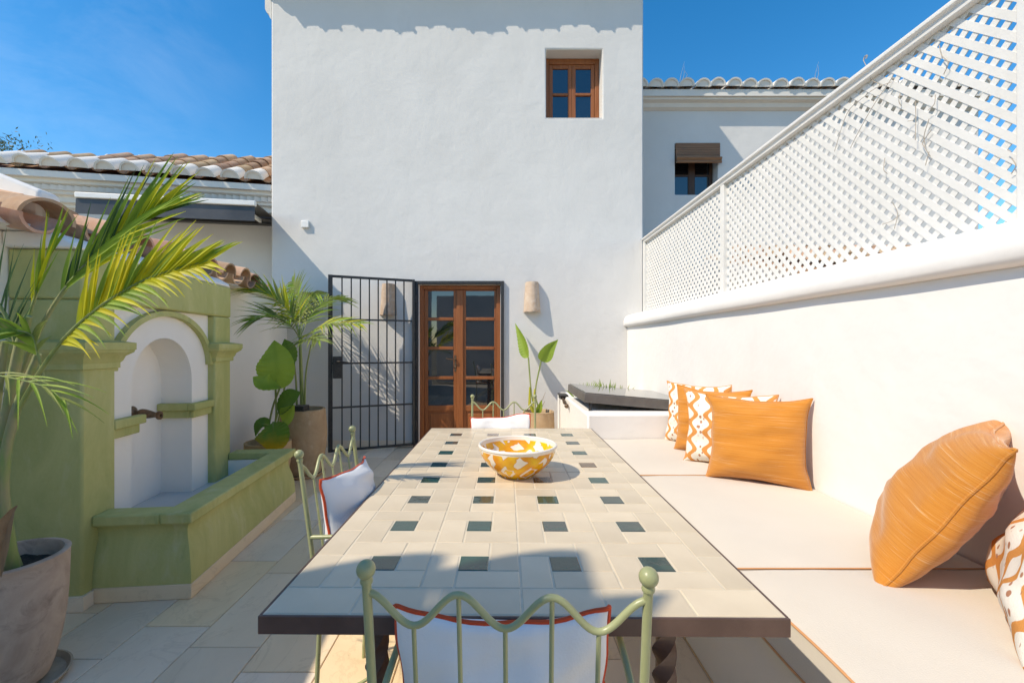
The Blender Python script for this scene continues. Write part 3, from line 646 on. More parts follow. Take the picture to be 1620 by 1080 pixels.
XT, TZ0, TZ1, TY0, TYm, TY1 = 1.832, 1.700, 2.60, 1.50, 3.571, D-.01
tr = thing('trellis', 'cream painted diamond lattice trellis standing on the bench wall ledge', 'trellis', (XT, 3.5, TZ0))
build('top_rail', MB().extrude([(XT-.035,TZ1),(XT-.035,TZ1+.028),(XT-.052,TZ1+.033),(XT-.052,TZ1+.052),(XT-.03,TZ1+.062),(XT+.045,TZ1+.062),(XT+.045,TZ1)], .2, TY1, 'y'), PAINT, tr, bevel=.003)
build('bottom_rail', MB().box(XT-.006, XT+.012, .2, TY1, TZ0-.002, TZ0+.018), PAINT, tr)
for y in (TYm, TY0+.0, TY1-.02): build('post', MB().box(XT-.033, XT+.022, y-.026, y+.026, TZ0-.001, TZ1-.0005), PAINT, tr, bevel=.003)
pitch = .0515; dd = pitch*math.sqrt(2); sw = .0285*math.sqrt(2)/2
def slat(y, s, y0, y1, x):          # one diagonal slat, clipped to the panel
    z0, z1 = TZ0+.001, TZ1-.001
    lo, hi = (max(0, (y0-y)/s if s > 0 else (y1-y)/s), min(z1-z0, (y1-y)/s if s > 0 else (y0-y)/s))
    if hi-lo < .012: return
    lo, hi = max(0, lo-.022), min(z1-z0, hi+.022)
    a = Vector((x, y+s*lo, z0+lo)); b = Vector((x, y+s*hi, z0+hi))
    h = .0035; q = Vector((0, .0278/math.sqrt(2), 0))
    vs_ = [(x+dx, p.y+sg*q.y, p.z) for dx in (-h/2, h/2) for p, sg in ((a,-1),(a,1),(b,1),(b,-1))]
    m = MB().add(vs_, [(0,1,2,3),(7,6,5,4),(0,4,5,1),(1,5,6,2),(2,6,7,3),(3,7,4,0)])
    build('slat', m, PAINT, tr)
for s, xo in ((1, -.0018), (-1, .0018)):
    for y0, y1 in ((TY0+.02, TYm-.02), (TYm+.02, TY1-.05)):
        y = y0-(1.0 if s > 0 else 0)
        y = math.floor(y/dd)*dd
        while y < y1+(0 if s > 0 else 1.0): slat(y, s, y0, y1, XT+xo); y += dd
# dry vine stems
vn = thing('dry_vine', 'leafless dry vine stems threaded through the near trellis panel', 'vine', (1.82, 2.0, 2.1))
def onT(px, py, off=-.012): Y = (XT+off)*F/(px-VX); return P(px, py, Y)
for pts in ([(1378,128),(1374,112),(1366,96)], [(1486,72),(1490,88),(1500,100),(1493,118)], [(1480,150),(1478,165),(1468,175)], [(1448,160),(1449,185),(1448,222)],
            [(1410,130),(1385,140),(1365,155),(1340,180),(1320,240)], [(1412,122),(1380,170),(1355,215),(1345,235)], [(1470,188),(1462,215),(1464,232)], [(1470,240),(1464,262)], [(1400,250),(1398,268),(1404,275)], [(1424,148),(1422,160),(1426,168)],
            [(1474,205),(1460,225),(1462,232),(1472,248)], [(1600,250),(1607,262),(1600,275)], [(1424,340),(1410,350),(1396,355)], [(1412,320),(1420,338),(1415,362)], [(1600,240),(1594,237)], [(1446,190),(1436,192)], [(1380,128),(1396,135)]):
    build('stem', MB().tube(catmull([onT(a, b, random.uniform(-.03,-.012)) for a, b in pts], 5), .0016, 5), TWIG, vn)
build('tip', MB().tube(catmull([onT(1366,96), onT(1368,90), onT(1372,88), onT(1370,93)], 4), .003, 5), TWIG, vn)
for px, n_, lab in ((1075, 3, 'tallest dry weed stalk on the right eave near the tall house'), (1288, 2, 'thin dry weed stalk on the right eave close to the trellis rail')):
    ws = MB()
    for i in range(n_):
        b = P(px+i*3, 132, D3+.1); ws.tube([b, b+Vector((.03+.02*i, .02, .14)), b+Vector((.08-.03*i, .02, .33-.06*i))], [.003, .002, .001], 5)
    tag(build('dry_weed', ws, TWIG), lab, 'weed')

# ---------------------------------------------------------------- house behind the camera: its eave throws the scalloped shade on the table
rb = thing('rear_house', 'white house behind the patio whose tiled eave shades the near table end', 'house', (-2.4, -1, 0))
build('wall', MB().box(-3.5, -2.35, -3.2, -.85, 0, 3.4), WHITE, rb); build('wall', MB().box(-2.345, 1.8, -4.6, -4.3, 0, 3.1), WHITE, rb)
kz = 3.40; kk = (kz-.755)/1.22
sh = lambda x, y: Vector((x-kk, y-.57*kk, kz))
c0, c1 = sh(-1.3, .765), sh(.335, .915)
build('eave_slab', MB().add([c0, c1, sh(.12,.66), sh(-.9,-.6), Vector((c0.x,-1.4,kz))]+[p+Vector((0,0,.04)) for p in (c0, c1, sh(.12,.66), sh(-.9,-.6), Vector((c0.x,-1.4,kz)))],
      [(4,3,2,1,0),(5,6,7,8,9)]+[(i, (i+1) % 5, 5+(i+1) % 5, 5+i) for i in range(5)]), WHITE_OLD, rb)
RT = tile_mb(.6, .11, .14, .03, 12); RT.v = [(x, y, z*1.75) for x, y, z in RT.v]; RT = mesh('roof_tile', RT, TILE, 40)
for i in range(4):
    b = sh(.0-.35*i, 1.00-.02*i); link('roof_tile', RT, rb, b-rb.location+Vector((0,-.57,.02)), (0, .05, math.pi/2))

# ---------------------------------------------------------------- iron gate standing open
hp = Vector((dx0-.03, D-.05, .035)); fe = P(519, 700, 5.13); fe.z = .035; gl = (fe-hp).length
gt = thing('iron_gate', 'black iron bar gate standing open against the tall house beside the brown door', 'gate', hp, math.atan2(fe.y-hp.y, fe.x-hp.x))
GH = 2.09
gb = lambda n, mb, **kw: build(n, mb, BLACK, gt, local=True, **kw)
gb('frame', MB().box(0, .03, -.018, .018, 0, GH).box(gl-.05, gl, -.02, .02, 0, GH).box(.0305, gl-.0505, -.012, .012, GH-.03, GH).box(.0305, gl-.0505, -.012, .012, 0, .028), bevel=.003)
for k in range(1, 4): gb('cross_bar', MB().box(.0305, gl-.0505, -.013, .013, GH*k/4-.01, GH*k/4+.01))
for k in range(8):
    x = .03+(gl-.08)*(k+1)/9; gb('bar', MB().box(x-.0075, x+.0075, -.0065, .0065, .0285, GH-.0305))
lk = gb('lock', MB().box(gl-.145, gl-.052, .021, .05, .87, 1.13).box(gl-.145, gl-.052, -.03, .0205, .95, 1.11), bevel=.006)
gb('handle', MB().tube([(gl-.10,.05,1.07),(gl-.10,.09,1.07),(gl-.14,.1,1.07),(gl-.24,.1,1.05)], .009, 8), smooth=True)
for z in (.25, 1.05, 1.85): gb('hinge', MB().lathe([(.012,-.05),(.014,-.045),(.014,.045),(.012,.05)], 10, (-.014, 0, z)))

# wall lamps: half-round clay shades
def sconce(px0, px1, py0, py1, label):
    x0, x1, z0, z1 = P(px0,0,D).x, P(px1,0,D).x, P(0,py1,D).z, P(0,py0,D).z
    o = thing('wall_lamp', label, 'wall lamp', ((x0+x1)/2, D, z0), 0, 'clay wall lamps on the tall house')
    mb = MB(); hw, h = (x1-x0)/2, z1-z0; n, m = 14, 6; vs_ = []
    for j in range(m+1):
        t = j/m; r = hw*(1-.24*t); d = .145*(1-.22*t)
        for k in range(n+1):
            a = math.pi*k/n; wv = .004*math.sin(k*1.3+j) if j == 0 else 0
            vs_.append((r*math.cos(a), -.003-d*math.sin(a), h*t+wv)); vs_.append(((r-.013)*math.cos(a), -.003-(d-.013)*math.sin(a), h*t+wv))
    q = 2*(n+1); fs = []
    for j in range(m):
        for k in range(n): a = j*q+2*k; fs += [(a, a+2, a+q+2, a+q), (a+1, a+q+1, a+q+3, a+3)]
    for k in range(n): a = 2*k; fs.append((a, a+1, a+3, a+2)); a = m*q+2*k; fs.append((a, a+2, a+3, a+1))
    build('shade', mb.add(vs_, fs), SCONCE_M, o, smooth=50, local=True)
    build('bracket', MB().box(-.03, .03, -.05, -.002, h*.45, h*.55), BLACK, o, local=True)
sconce(828, 855, 447, 494, 'greyish clay tile wall lamp on the open wall right of the door')
sconce(602, 628, 450, 499, 'sandy clay tile wall lamp seen through the iron gate bars')
jb = build('junction_box', MB().box(P(478,0,D).x, P(490,0,D).x, D-.038, D-.002, P(0,361,D).z, P(0,350,D).z), TRIM, bevel=.006); tag(jb, 'small square white junction box on the upper left of the tall house wall', 'box')

# ---------------------------------------------------------------- bench, seat cushions
bench = build('bench', MB().box(.80, XW-.003, -1.0, 3.435, 0, .418), WHITE2, bevel=.015); tag(bench, 'long white masonry bench under the cream cushions along the right wall', 'bench')
ZC = .558
def slab_cushion(y0, y1, label, front=.764, z0=.42):
    o = thing('seat_cushion', label, 'cushion', ((front+XW)/2, (y0+y1)/2, z0), 0, 'cream seat cushions along the bench')
    x0, x1 = front, XW-.008; mb = MB(); nx, ny_ = 16, 18
    def top(u, v):
        e = (1-abs(2*u-1)**7)*(1-abs(2*v-1)**7); return ZC-.006+.010*e+.009*noise.noise(Vector((u*2.3+y0, v*3, 2)))+.004*noise.noise(Vector((u*6+y0, v*7, 5)))
    vs_ = []
    rr = lambda t: .5-.5*math.cos(math.pi*t)
    for layer in range(2):
        for i in range(nx+1):
            for j in range(ny_+1):
                u, v = rr(i/nx), rr(j/ny_); x = x0+(x1-x0)*u; y = y0+.004+(y1-y0-.008)*v
                vs_.append((x, y, top(u, v) if layer == 0 else z0+.002))
    N = (nx+1)*(ny_+1); idx = lambda l, i, j: l*N+i*(ny_+1)+j; fs = []
    for i in range(nx):
        for j in range(ny_): fs += [(idx(0,i,j), idx(0,i+1,j), idx(0,i+1,j+1), idx(0,i,j+1)), (idx(1,i,j), idx(1,i,j+1), idx(1,i+1,j+1), idx(1,i+1,j))]
    ringi = [(i,0) for i in range(nx)]+[(nx,j) for j in range(ny_)]+[(i,ny_) for i in range(nx,0,-1)]+[(0,j) for j in range(ny_,0,-1)]
    for k in range(len(ringi)):
        a, b = ringi[k], ringi[(k+1) % len(ringi)]; fs.append((idx(0,*a), idx(1,*a), idx(1,*b), idx(0,*b)))
    build('cover', mb.add(vs_, fs), CANVAS, o, smooth=40)
    for z in (ZC-.006, z0+.012):
        pts = [(x0-.001+.006*abs(math.sin(k)) *0, y0+.004+(y1-y0-.008)*k/24, z+.0015*math.sin(k*.9+y0)) for k in range(25)]
        build('piping', MB().tube(pts, .0036, 6), ORPIPE, o, smooth=True); 
        build('piping', MB().tube([(x0+(x1-x0)*k/12, y0+.005, z) for k in range(13)], .0028, 6), ORPIPE, o, smooth=True)
slab_cushion(-.62, .388, 'cream bench seat cushion nearest the camera, mostly below the frame')
slab_cushion(.388, 1.427, 'cream bench seat cushion under the near orange pillow')
slab_cushion(1.427, 2.466, 'middle cream bench seat cushion, in front of the large orange pillow')
slab_cushion(2.466, 3.432, 'farthest cream bench seat cushion, touching the white plinth')

def pillow(name, label, cat, mat, c, wd, ud, W, Hh, T, pip=None, seed=0, sag=.22, parent_group=None, pr=.0045, N=38, conc=.10):
    wd = Vector(wd).normalized(); ud = Vector(ud); ud = (ud-wd*ud.dot(wd)).normalized(); nd = ud.cross(wd)       # x = width, y = depth, z = height
    mb = MB(); vs_ = []; s0 = Vector((seed*3.1, seed*1.7, 0))
    def edge(u, v):
        x = W/2*u*(1-conc*(1-abs(v)**2.2)); z = Hh/2*v*(1-conc*(1-abs(u)**2.2))
        wv = .012*noise.noise(Vector((u*1.9, v*1.9, 5))+s0); return x+wv, z+.7*wv
    for sd in (1, -1):
        for i in range(N+1):
            for j in range(N+1):
                u = math.sin(math.pi/2*(2*i/N-1)); v = math.sin(math.pi/2*(2*j/N-1)); x, z = edge(u, v)
                t = T/2*((1-u*u)*(1-v*v))**.42*(1-sag*v)
                border = (1-u*u)*(1-v*v)
                wr = .014*noise.noise(Vector((u*2.2, v*2.2, sd*4))+s0)+.016*noise.noise(Vector((u*1.2+v*.8, v*3.6-u, sd*2))+s0)*min(1, 3*border)
                bend = .03*math.sin(seed*2.1)*(u*u-.3)
                vs_.append((x, sd*(t+wr*min(1, 4*border))+bend, z))
    M_ = (N+1)**2; fs = []
    for l in range(2):
        for i in range(N):
            for j in range(N):
                q = (l*M_+i*(N+1)+j, l*M_+(i+1)*(N+1)+j, l*M_+(i+1)*(N+1)+j+1, l*M_+i*(N+1)+j+1); fs.append(q if l == 0 else q[::-1])
    me_ = MB().add(vs_, fs)
    me = bpy.data.meshes.new(name); me.from_pydata(me_.v, [], me_.f)
    bm = bmesh.new(); bm.from_mesh(me); bmesh.ops.remove_doubles(bm, verts=bm.verts, dist=.0006); bmesh.ops.recalc_face_normals(bm, faces=bm.faces); bm.to_mesh(me); bm.free()
    me.materials.append(mat); me.polygons.foreach_set('use_smooth', [True]*len(me.polygons))
    o = bpy.data.objects.new(name, me); col.objects.link(o)
    o.matrix_world = Matrix(((wd.x, nd.x, ud.x, c[0]), (wd.y, nd.y, ud.y, c[1]), (wd.z, nd.z, ud.z, c[2]), (0,0,0,1)))
    tag(o, label, cat, parent_group)
    if pip:
        pts = []
        for k in range(96):
            s = k/96*4; q = int(s); f = math.sin(math.pi/2*(2*(s-q)-1)); u, v = ((f,-1),(1,f),(-f,1),(-1,-f))[q]; x, z = edge(u, v)
            pts.append((x, .03*math.sin(seed*2.1)*(u*u-.3)+.002*math.sin(k*1.1), z))
        build('piping', MB().tube(pts, pr, 6, True), pip, o, smooth=True)
    return o
GP = 'loose pillows leaning along the bench'
def stand(bl, br, lean, W, Hh): # centre and axes of a pillow standing on the line bl-br on the seat
    bl = Vector((*bl, ZC)); br = Vector((*br, ZC)); wd_ = (br-bl).normalized(); nrm = Vector((-wd_.y, wd_.x, 0)); ud_ = (Vector((0,0,1))+nrm*lean).normalized()
    return (bl+br)/2+ud_*(Hh/2-.012), wd_, ud_
for i, (bl_, br_, mt, lb, W_, H_, sd) in enumerate([((1.25,3.40),(1.56,2.99),WAVY,'farthest wavy striped pillow, nearest the glass lid',.50,.47,1), ((1.215,3.11),(1.555,2.70),ORANGE,'plain orange pillow squeezed between the two wavy striped pillows',.50,.46,2),
        ((1.150,2.80),(1.555,2.45),WAVY,'wavy striped pillow right behind the large orange pillow',.52,.46,3), ((1.14,2.45),(1.56,2.18),ORANGE,'large orange slub pillow at the front of the far pillow row',.49,.47,4.3)]):
    c_, w_, u_ = stand(bl_, br_, .10, W_, H_); pillow('pillow', lb, 'pillow', mt, c_, w_, u_, W_, H_, .16 if i < 3 else .20, ORPIPE if mt == WAVY else ORANGE, sd, .22, GP, conc=.135)
wN = Vector((.66, .75, .05)); uN = Vector((.12, -.55, .92))
pillow('pillow', 'fat orange pillow standing alone on the near bench cushion, seen edge on', 'pillow', ORANGE, Vector((1.205,1.345,.565))+wN.normalized()*.235+Vector((.16,-.54,.92)).normalized()*.262, Vector((.755, .655, .05)), Vector((.16,-.54,.92)), .50, .555, .215, ORANGE, 5.2, .12, GP, conc=.11)
pillow('pillow', 'wavy striped pillow cut off by the right edge of the photo', 'pillow', WAVY, Vector((1.225,1.00,.565))+wN.normalized()*.235+uN.normalized()*.275, wN, uN, .48, .57, .21, ORPIPE, 6.4, .15, GP, conc=.06)

# ---------------------------------------------------------------- plinth with the glass lid
plx, ply0, ply1, plz = .675, 3.44, 5.10, .747
pl = build('plinth', MB().box(plx, XW-.003, ply0, ply1, 0, plz), WHITE2, bevel=.015); tag(pl, 'square white plinth at the far end of the bench under the glass lid', 'plinth')
lid = thing('glass_lid', 'black framed glass lid lying propped open on the white plinth', 'lid', (1.1, 4.0, plz+.01), 0)
lid.rotation_euler = (0, R(5.0), 0)
lx0, lx1, ly0, ly1, lz = -.425, .46, -.40, .50, .025
lb_ = lambda n, mb, m, **kw: build(n, mb, m, lid, local=True, **kw)
lb_('frame', MB().box(lx0, lx1, ly0, ly0+.05, lz, lz+.075).box(lx0, lx1, ly1-.05, ly1, lz, lz+.075).box(lx0, lx0+.05, ly0+.0505, ly1-.0505, lz, lz+.075).box(lx1-.05, lx1, ly0+.0505, ly1-.0505, lz, lz+.075), GREYBLACK, bevel=.004)
lb_('pane', MB().box(lx0+.012, lx1-.012, ly0+.012, ly1-.012, lz+.0755, lz+.083), LIDGLASS)
lb_('prop', MB().tube([(lx0+.06,ly0+.03,-.055),(lx0+.06,ly0+.03,lz+.01)], .012, 8), BLACK)
pan = build('vent_panel', MB().add([(1.16,4.62,plz),(1.55,4.62,plz),(1.55,4.95,plz),(1.16,4.95,plz),(1.22,4.78,plz+.085),(1.55,4.74,plz+.035),(1.55,4.80,plz+.035),(1.22,4.84,plz+.085)],
      [(0,3,2,1),(4,5,6,7),(0,1,5,4),(1,2,6,5),(2,3,7,6),(3,0,4,7)]), GREYBLACK, bevel=.004); tag(pan, 'dark slanted vent cowl behind the glass lid on the plinth', 'vent')
lt = thing('latch', 'small dark metal latch on the left edge of the white plinth', 'latch', (plx, 4.72, plz))
build('plate', MB().box(plx-.06, plx+.03, 4.62, 4.84, plz+.002, plz+.02).box(plx-.05, plx-.004, 4.64, 4.82, plz-.03, plz+.0015), BLACK, lt, bevel=.004)
build('hook', MB().tube([(plx-.03,4.60,plz-.02),(plx-.03,4.5,plz-.05),(plx-.035,4.42,plz-.03),(plx-.03,4.35,plz-.06)], .014, 8).ball((plx-.03,4.35,plz-.06), .022, 10, 6).ball((plx-.03,4.48,plz-.04), .02, 10, 6), BRONZE, lt, smooth=True)
build('pipe', MB().tube([(plx-.02,5.04,plz-.01),(plx-.02,5.04,.03)], .011, 8), TRIM, lt, smooth=True)
# succulent sprigs behind the lid
for gi, (gx, gn, lab) in enumerate(((.80, 4, 'sparse green sprigs at the left end of the glass lid'), (1.02, 9, 'thick clump of green sprigs behind the middle of the glass lid'), (1.18, 5, 'small green sprigs right of the thickest clump behind the lid'))):
    pt_ = thing('sprig_plant', lab, 'plant', (gx, 4.58, plz), 0, 'sprig plants behind the glass lid')
    for k in range(gn):
        sx = gx+random.uniform(-.11, .11); a = random.uniform(-.7, .7); Ls = random.uniform(.16, .25); m = MB()
        b = Vector((sx, 4.58+random.uniform(-.05,.08), plz-.01)); d = Vector((math.sin(a)*.7, random.uniform(-.2,.2), 1)).normalized(); sd_ = Vector((d.z, 0, -d.x))
        for q in range(6):
            t2 = (d+sd_*random.uniform(-.7,.7)+Vector((0,random.uniform(-.4,.4),0))).normalized(); p = b+sd_*random.uniform(-.03,.03); wv = t2.cross(Vector((0,1,0))).normalized()*.008; l2 = Ls*random.uniform(.5,1)
            m.add([p-wv*.4, p+wv*.4, p+t2*l2*.5+wv, p+t2*l2, p+t2*l2*.5-wv], [(0,1,2,3,4)])
        build('sprig', m, LEAF_G, pt_)

# ---------------------------------------------------------------- table
TW, TL, TZ = 1.036, 1.966, .755
tb = thing('patio_table', 'long tiled patio table with cream and dark green glazed tiles on brown iron', 'table', (.050, .849+TL/2-.002, 0), R(-.55))
tbp = lambda n, mb, m, p=None, **kw: build(n, mb, m, p or tb, local=True, **kw)
x0, x1, y0, y1 = -TW/2, TW/2, -TL/2, TL/2
tbp('frame', MB().box(x0, x1, y0, y0+.006, TZ-.037, TZ-.001).box(x0, x1, y1-.006, y1, TZ-.037, TZ-.001).box(x0, x0+.006, y0+.0065, y1-.0065, TZ-.037, TZ-.001).box(x1-.006, x1, y0+.0065, y1-.0065, TZ-.037, TZ-.001), BROWN, bevel=.0015)
tbp('top', MB().box(x0+.0065, x1-.0065, y0+.0065, y1-.0065, TZ-.035, TZ-.0014), TGROUT)
tmesh = {}
def ttile(wd, ln, m, nm):
    k = (round(wd, 3), round(ln, 3), m.name)
    if k not in tmesh:
        b = .0016; z0 = -.006
        tmesh[k] = mesh('tile', MB().add([(sx*wd/2, sy*ln/2, z0) for sx, sy in ((-1,-1),(1,-1),(1,1),(-1,1))]+[(sx*wd/2, sy*ln/2, -.0010) for sx, sy in ((-1,-1),(1,-1),(1,1),(-1,1))]+[(sx*(wd/2-b), sy*(ln/2-b), 0) for sx, sy in ((-1,-1),(1,-1),(1,1),(-1,1))],
            [(0,1,5,4),(1,2,6,5),(2,3,7,6),(3,0,4,7),(4,5,9,8),(5,6,10,9),(6,7,11,10),(7,4,8,11),(8,9,10,11)]), m)
    return tmesh[k]
def put(xa, xb, ya, yb_, m=None, lab=None):
    m = m or CREAM; g_ = .0042
    o = link('tile', ttile(xb-xa-g_, yb_-ya-g_, m, 'tile'), tb, ((xa+xb)/2, (ya+yb_)/2, TZ+random.uniform(-.0003,.0004)), (random.uniform(-.0035,.0035), random.uniform(-.0035,.0035), random.uniform(-.006,.006)))
    if lab: o['label'] = lab
a = .0735; nxb, nyb = 4, 8
bx_ = (TW-.013-nxb*3*a)/2; by_ = (TL-.013-nyb*3*a)/2; X0 = x0+.0065; Y0 = y0+.0065
for i in range(nxb):
    for j in range(nyb):
        ox = X0+bx_+i*3*a; oy = Y0+by_+j*3*a
        put(ox, ox+2*a, oy+2*a, oy+3*a); put(ox+2*a, ox+3*a, oy+a, oy+3*a); put(ox+a, ox+3*a, oy, oy+a); put(ox, ox+a, oy, oy+2*a); put(ox+a, ox+2*a, oy+a, oy+2*a, DARK, 'dark green tile')
for yb0 in (Y0, Y0+by_+nyb*3*a):
    n_ = 6; ww = (TW-.013)/n_
    for k in range(n_): put(X0+k*ww, X0+(k+1)*ww, yb0, yb0+by_)
for xb0 in (X0, X0+bx_+nxb*3*a):
    n_ = 12; ww = (nyb*3*a)/n_
    for k in range(n_): put(xb0, xb0+bx_, Y0+by_+k*ww, Y0+by_+(k+1)*ww)
for sx in (-1, 1):
    for sy in (-1, 1):                                       # twisted iron legs
        m = MB(); n_ = 60; vs_ = []; cx, cy = sx*(TW/2-.19), sy*(TL/2-.15)
        for i in range(n_+1):
            z = .0+(TZ-.044)*i/n_; tw = 0 if z < .05 or z > TZ-.10 else (z-.05)*2*math.pi*2.6/.6*1.0
            for k in range(4):
                an_ = tw+math.pi/4+k*math.pi/2; vs_.append((cx+.027*math.cos(an_), cy+.027*math.sin(an_), z))
        fs = [(3,2,1,0), tuple(n_*4+k for k in range(4))]
        for i in range(n_):
            for k in range(4): fs.append((i*4+k, i*4+(k+1) % 4, i*4+4+(k+1) % 4, i*4+4+k))
        tbp('leg', m.add(vs_, fs), BROWN, smooth=25)
tbp('stretcher', MB().box(-.012, .012, -TL/2+.18, TL/2-.18, .14, .16).box(-TW/2+.19, TW/2-.19, -TL/2+.14, -TL/2+.16, .16, .18).box(-TW/2+.19, TW/2-.19, TL/2-.16, TL/2-.14, .16, .18), BROWN)

# bowl
bo = thing('bowl', 'cream earthenware bowl painted with orange and yellow lozenges standing on the tiled table', 'bowl', (.064, 1.79, TZ+.001))
outer = [(.070,0),(.072,.004),(.080,.010),(.105,.028),(.132,.055),(.149,.083),(.157,.110),(.160,.121)]
inner = [(.150,.121),(.147,.108),(.138,.080),(.120,.052),(.092,.028),(.05,.016),(.0001,.014)]
build('body', MB().lathe([(.0001,.003),(.066,.003)]+outer+inner, 56), BOWL, bo, smooth=60, local=True)
build('rim', MB().tube([(.156*math.cos(t*2*math.pi/64), .156*math.sin(t*2*math.pi/64), .1215) for t in range(64)], .0062, 8, True), RIMGLAZE, bo, smooth=True, local=True)

# ---------------------------------------------------------------- chairs
def make_chair():
    o = thing('chair', '', 'chair'); cb = lambda n, mb, **kw: build(n, mb, SAGE, o, local=True, smooth=True)
    hw = .2125; ly = lambda z: -.19-.065*(z-.45)/.47
    for s in (-1, 1):
        q = cb('back_post', MB().tube([(s*hw,-.21,0),(s*hw,-.192,.38),(s*hw,-.19,.45)]+[(s*hw, ly(z), z) for z in (.6,.75,.925)], .0072, 12))
        build('finial', MB().ball((s*hw, ly(.937), .94), .0145, 20, 12).lathe([(.009,.918),(.010,.922),(.008,.928)], 12, (s*hw, ly(.92), 0)), SAGE, q, local=True, smooth=True)
        cb('front_leg', MB().tube([(s*.205,.215,0),(s*.2,.2,.44)], .0072, 10))
        cb('armrest', MB().tube(catmull([(s*hw,ly(.68),.68),(s*(hw+.008),-.05,.690),(s*(hw+.010),.10,.685),(s*(hw+.006),.165,.655),(s*.205,.17,.60),(s*.2,.2,.44)], 6), .0068, 10))
        cb('brace', MB().tube(catmull([(s*hw,-.205,.12),(s*hw,-.13,.19),(s*hw,-.04,.24),(s*hw,.06,.33),(s*hw,.13,.42)], 6), .0055, 8))
    pts = []
    n = 60
    for i in range(n+1):
        t = i/n; x = -hw+2*hw*t; z = .876+.027*math.cos(t*2*math.pi*3); pts.append((x, ly(z), z+(0)))
    cb('wave_rail', MB().tube(pts, .0056, 10))
    for k in range(1, 6):
        t = k/6; x = -hw+2*hw*t; z = .876+.027*math.cos(t*2*math.pi*3)
        cb('spindle', MB().tube([(x, ly(.50), .50), (x, ly(z), z-.003)], .0038, 8))
    cb('back_rail', MB().tube([(-hw, ly(.5), .5), (hw, ly(.5), .5)], .005, 8))
    cb('seat_frame', MB().tube([(-hw,-.19,.45),(hw,-.19,.45),(.205,.2,.45),(-.205,.2,.45)], .0068, 8, True))
    for k in range(5): y = -.15+.08*k; cb('seat_slat', MB().box(-.207, .207, y-.016, y+.016, .447, .452))
    return o
ch = make_chair(); GC = 'sage green iron chairs round the table'
spots = [((.018, .912, 0), R(-3), 'sage green iron chair at the near end of the table, seen from behind'), ((-.372, 1.575, 0), R(-93), 'sage green iron chair on the long left side of the table'), ((.012, 2.715, 0), R(180), 'sage green iron chair at the far table end before the brown door')]
for i, (lc, rz, lab) in enumerate(spots):
    c = ch if i == 0 else copy_tree(ch)
    c.location = lc; c.rotation_euler = (0, 0, rz); tag(c, lab, 'chair', GC)
    rm = Matrix.Rotation(rz, 3, 'Z'); T_ = lambda v: Vector(lc)+rm@Vector(v)
    where = ('near chair behind which the camera stands', 'chair on the left side', 'far chair before the door')[i]
    pillow('chair_pillow', 'white cotton pillow with red piping on the '+('near end chair, behind its bars', 'left side chair', 'far end chair')[i], 'pillow', COTTON, T_(((-.012,.02,.01)[i], (-.115,-.145,-.115)[i], (.625,.665,.645)[i])), rm@Vector((1,0,(.02, 0.06, -.07)[i])), rm@Vector((0,-.16,1)), .385, .37, .12, RED, 7+i*1.3, .3, 'white pillows with red piping on the chairs', .0045, 30, .055)
    pillow('seat_pad', 'white seat pad with red piping lying on the '+('near end chair', 'left side chair', 'far end chair')[i], 'seat pad', COTTON, T_((0, .005, .485)), rm@Vector((1,0,0)), rm@Vector((0,1,0)), .43, .42, .055, RED, 11+i, 0, 'white seat pads on the chairs', .0045, 20, .02)

# ---------------------------------------------------------------- pots
def pot(label, c, r_rim, r_bot, h, mat, belly=0, wob=.012, seed=0, lip=.022, sink=.05):
    o = thing('pot', label, 'pot', (c[0], c[1], c[2] if len(c) > 2 else 0), 0, 'clay plant pots'); pr = []
    for i in range(13):
        t = i/12; r = r_bot+(r_rim-r_bot)*(t**.75)+belly*math.sin(math.pi*t); pr.append((r, h*t))
    wall = pr+[(r_rim+.002, h+.006), (r_rim-.006, h+.011), (r_rim-lip+.004, h+.010), (r_rim-lip, h+.002), (r_rim-lip-.004, h-sink-.05)]
    build('body', MB().lathe([(r_bot*.96, -.0)]+wall, 44, (0,0,0), wob, seed), mat, o, smooth=50, local=True)
    m = MB(); n = 24; vs_ = [(0,0,h-sink+.012)]
    for q in range(1, 5):
        for k in range(n): a_ = 2*math.pi*k/n; rr = (r_rim-lip+.004)*q/4; vs_.append((rr*math.cos(a_), rr*math.sin(a_), h-sink+.016*noise.noise(Vector((rr*20*math.cos(a_), rr*20*math.sin(a_), seed)))))
    fs = [(0, 1+k, 1+(k+1) % n) for k in range(n)]
    for q in range(3):
        for k in range(n): fs.append((1+q*n+k, 1+(q+1)*n+k, 1+(q+1)*n+(k+1) % n, 1+q*n+(k+1) % n))
    build('soil', m.add(vs_, fs), SOIL, o, smooth=True, local=True)
    return o
pot('large greyed clay pot in the lower left corner holding the yellow green palm', (-1.85, 1.63, .03), .172, .115, .455, POT_GREY, .012, .012, 1)
sc1 = build('saucer', MB().lathe([(.15,.0),(.165,.004),(.178,.028),(.171,.03),(.158,.012),(.001,.010)], 40, (-1.85, 1.63, .001)), POT_GREY, smooth=50); tag(sc1, 'round clay saucer under the pot in the lower left corner', 'saucer', 'clay saucers')
BP = (-1.985, 4.36)
pot('tall sandy clay pot with the feathery palm beside the open gate', (*BP, .03), .205, .165, .62, POT_RAW, .03, .02, 3)
sc2 = build('saucer', MB().lathe([(.18,.0),(.19,.004),(.205,.03),(.197,.032),(.184,.012),(.001,.010)], 40, (*BP, .001)), POT_RAW, smooth=50); tag(sc2, 'round clay saucer under the tall pot beside the gate', 'saucer', 'clay saucers')
SP = (-2.155, 4.02)
pot('small sandy clay pot with the broad leaved plant behind the basin end', (*SP, 0), .195, .125, .40, POT_RAW, .02, .01, 5)
ST = (.435, 5.19)
pot('wide squat clay pot with pinched rim by the right side of the door', (*ST, 0), .185, .15, .505, POT_RAW, .02, .035, 8)
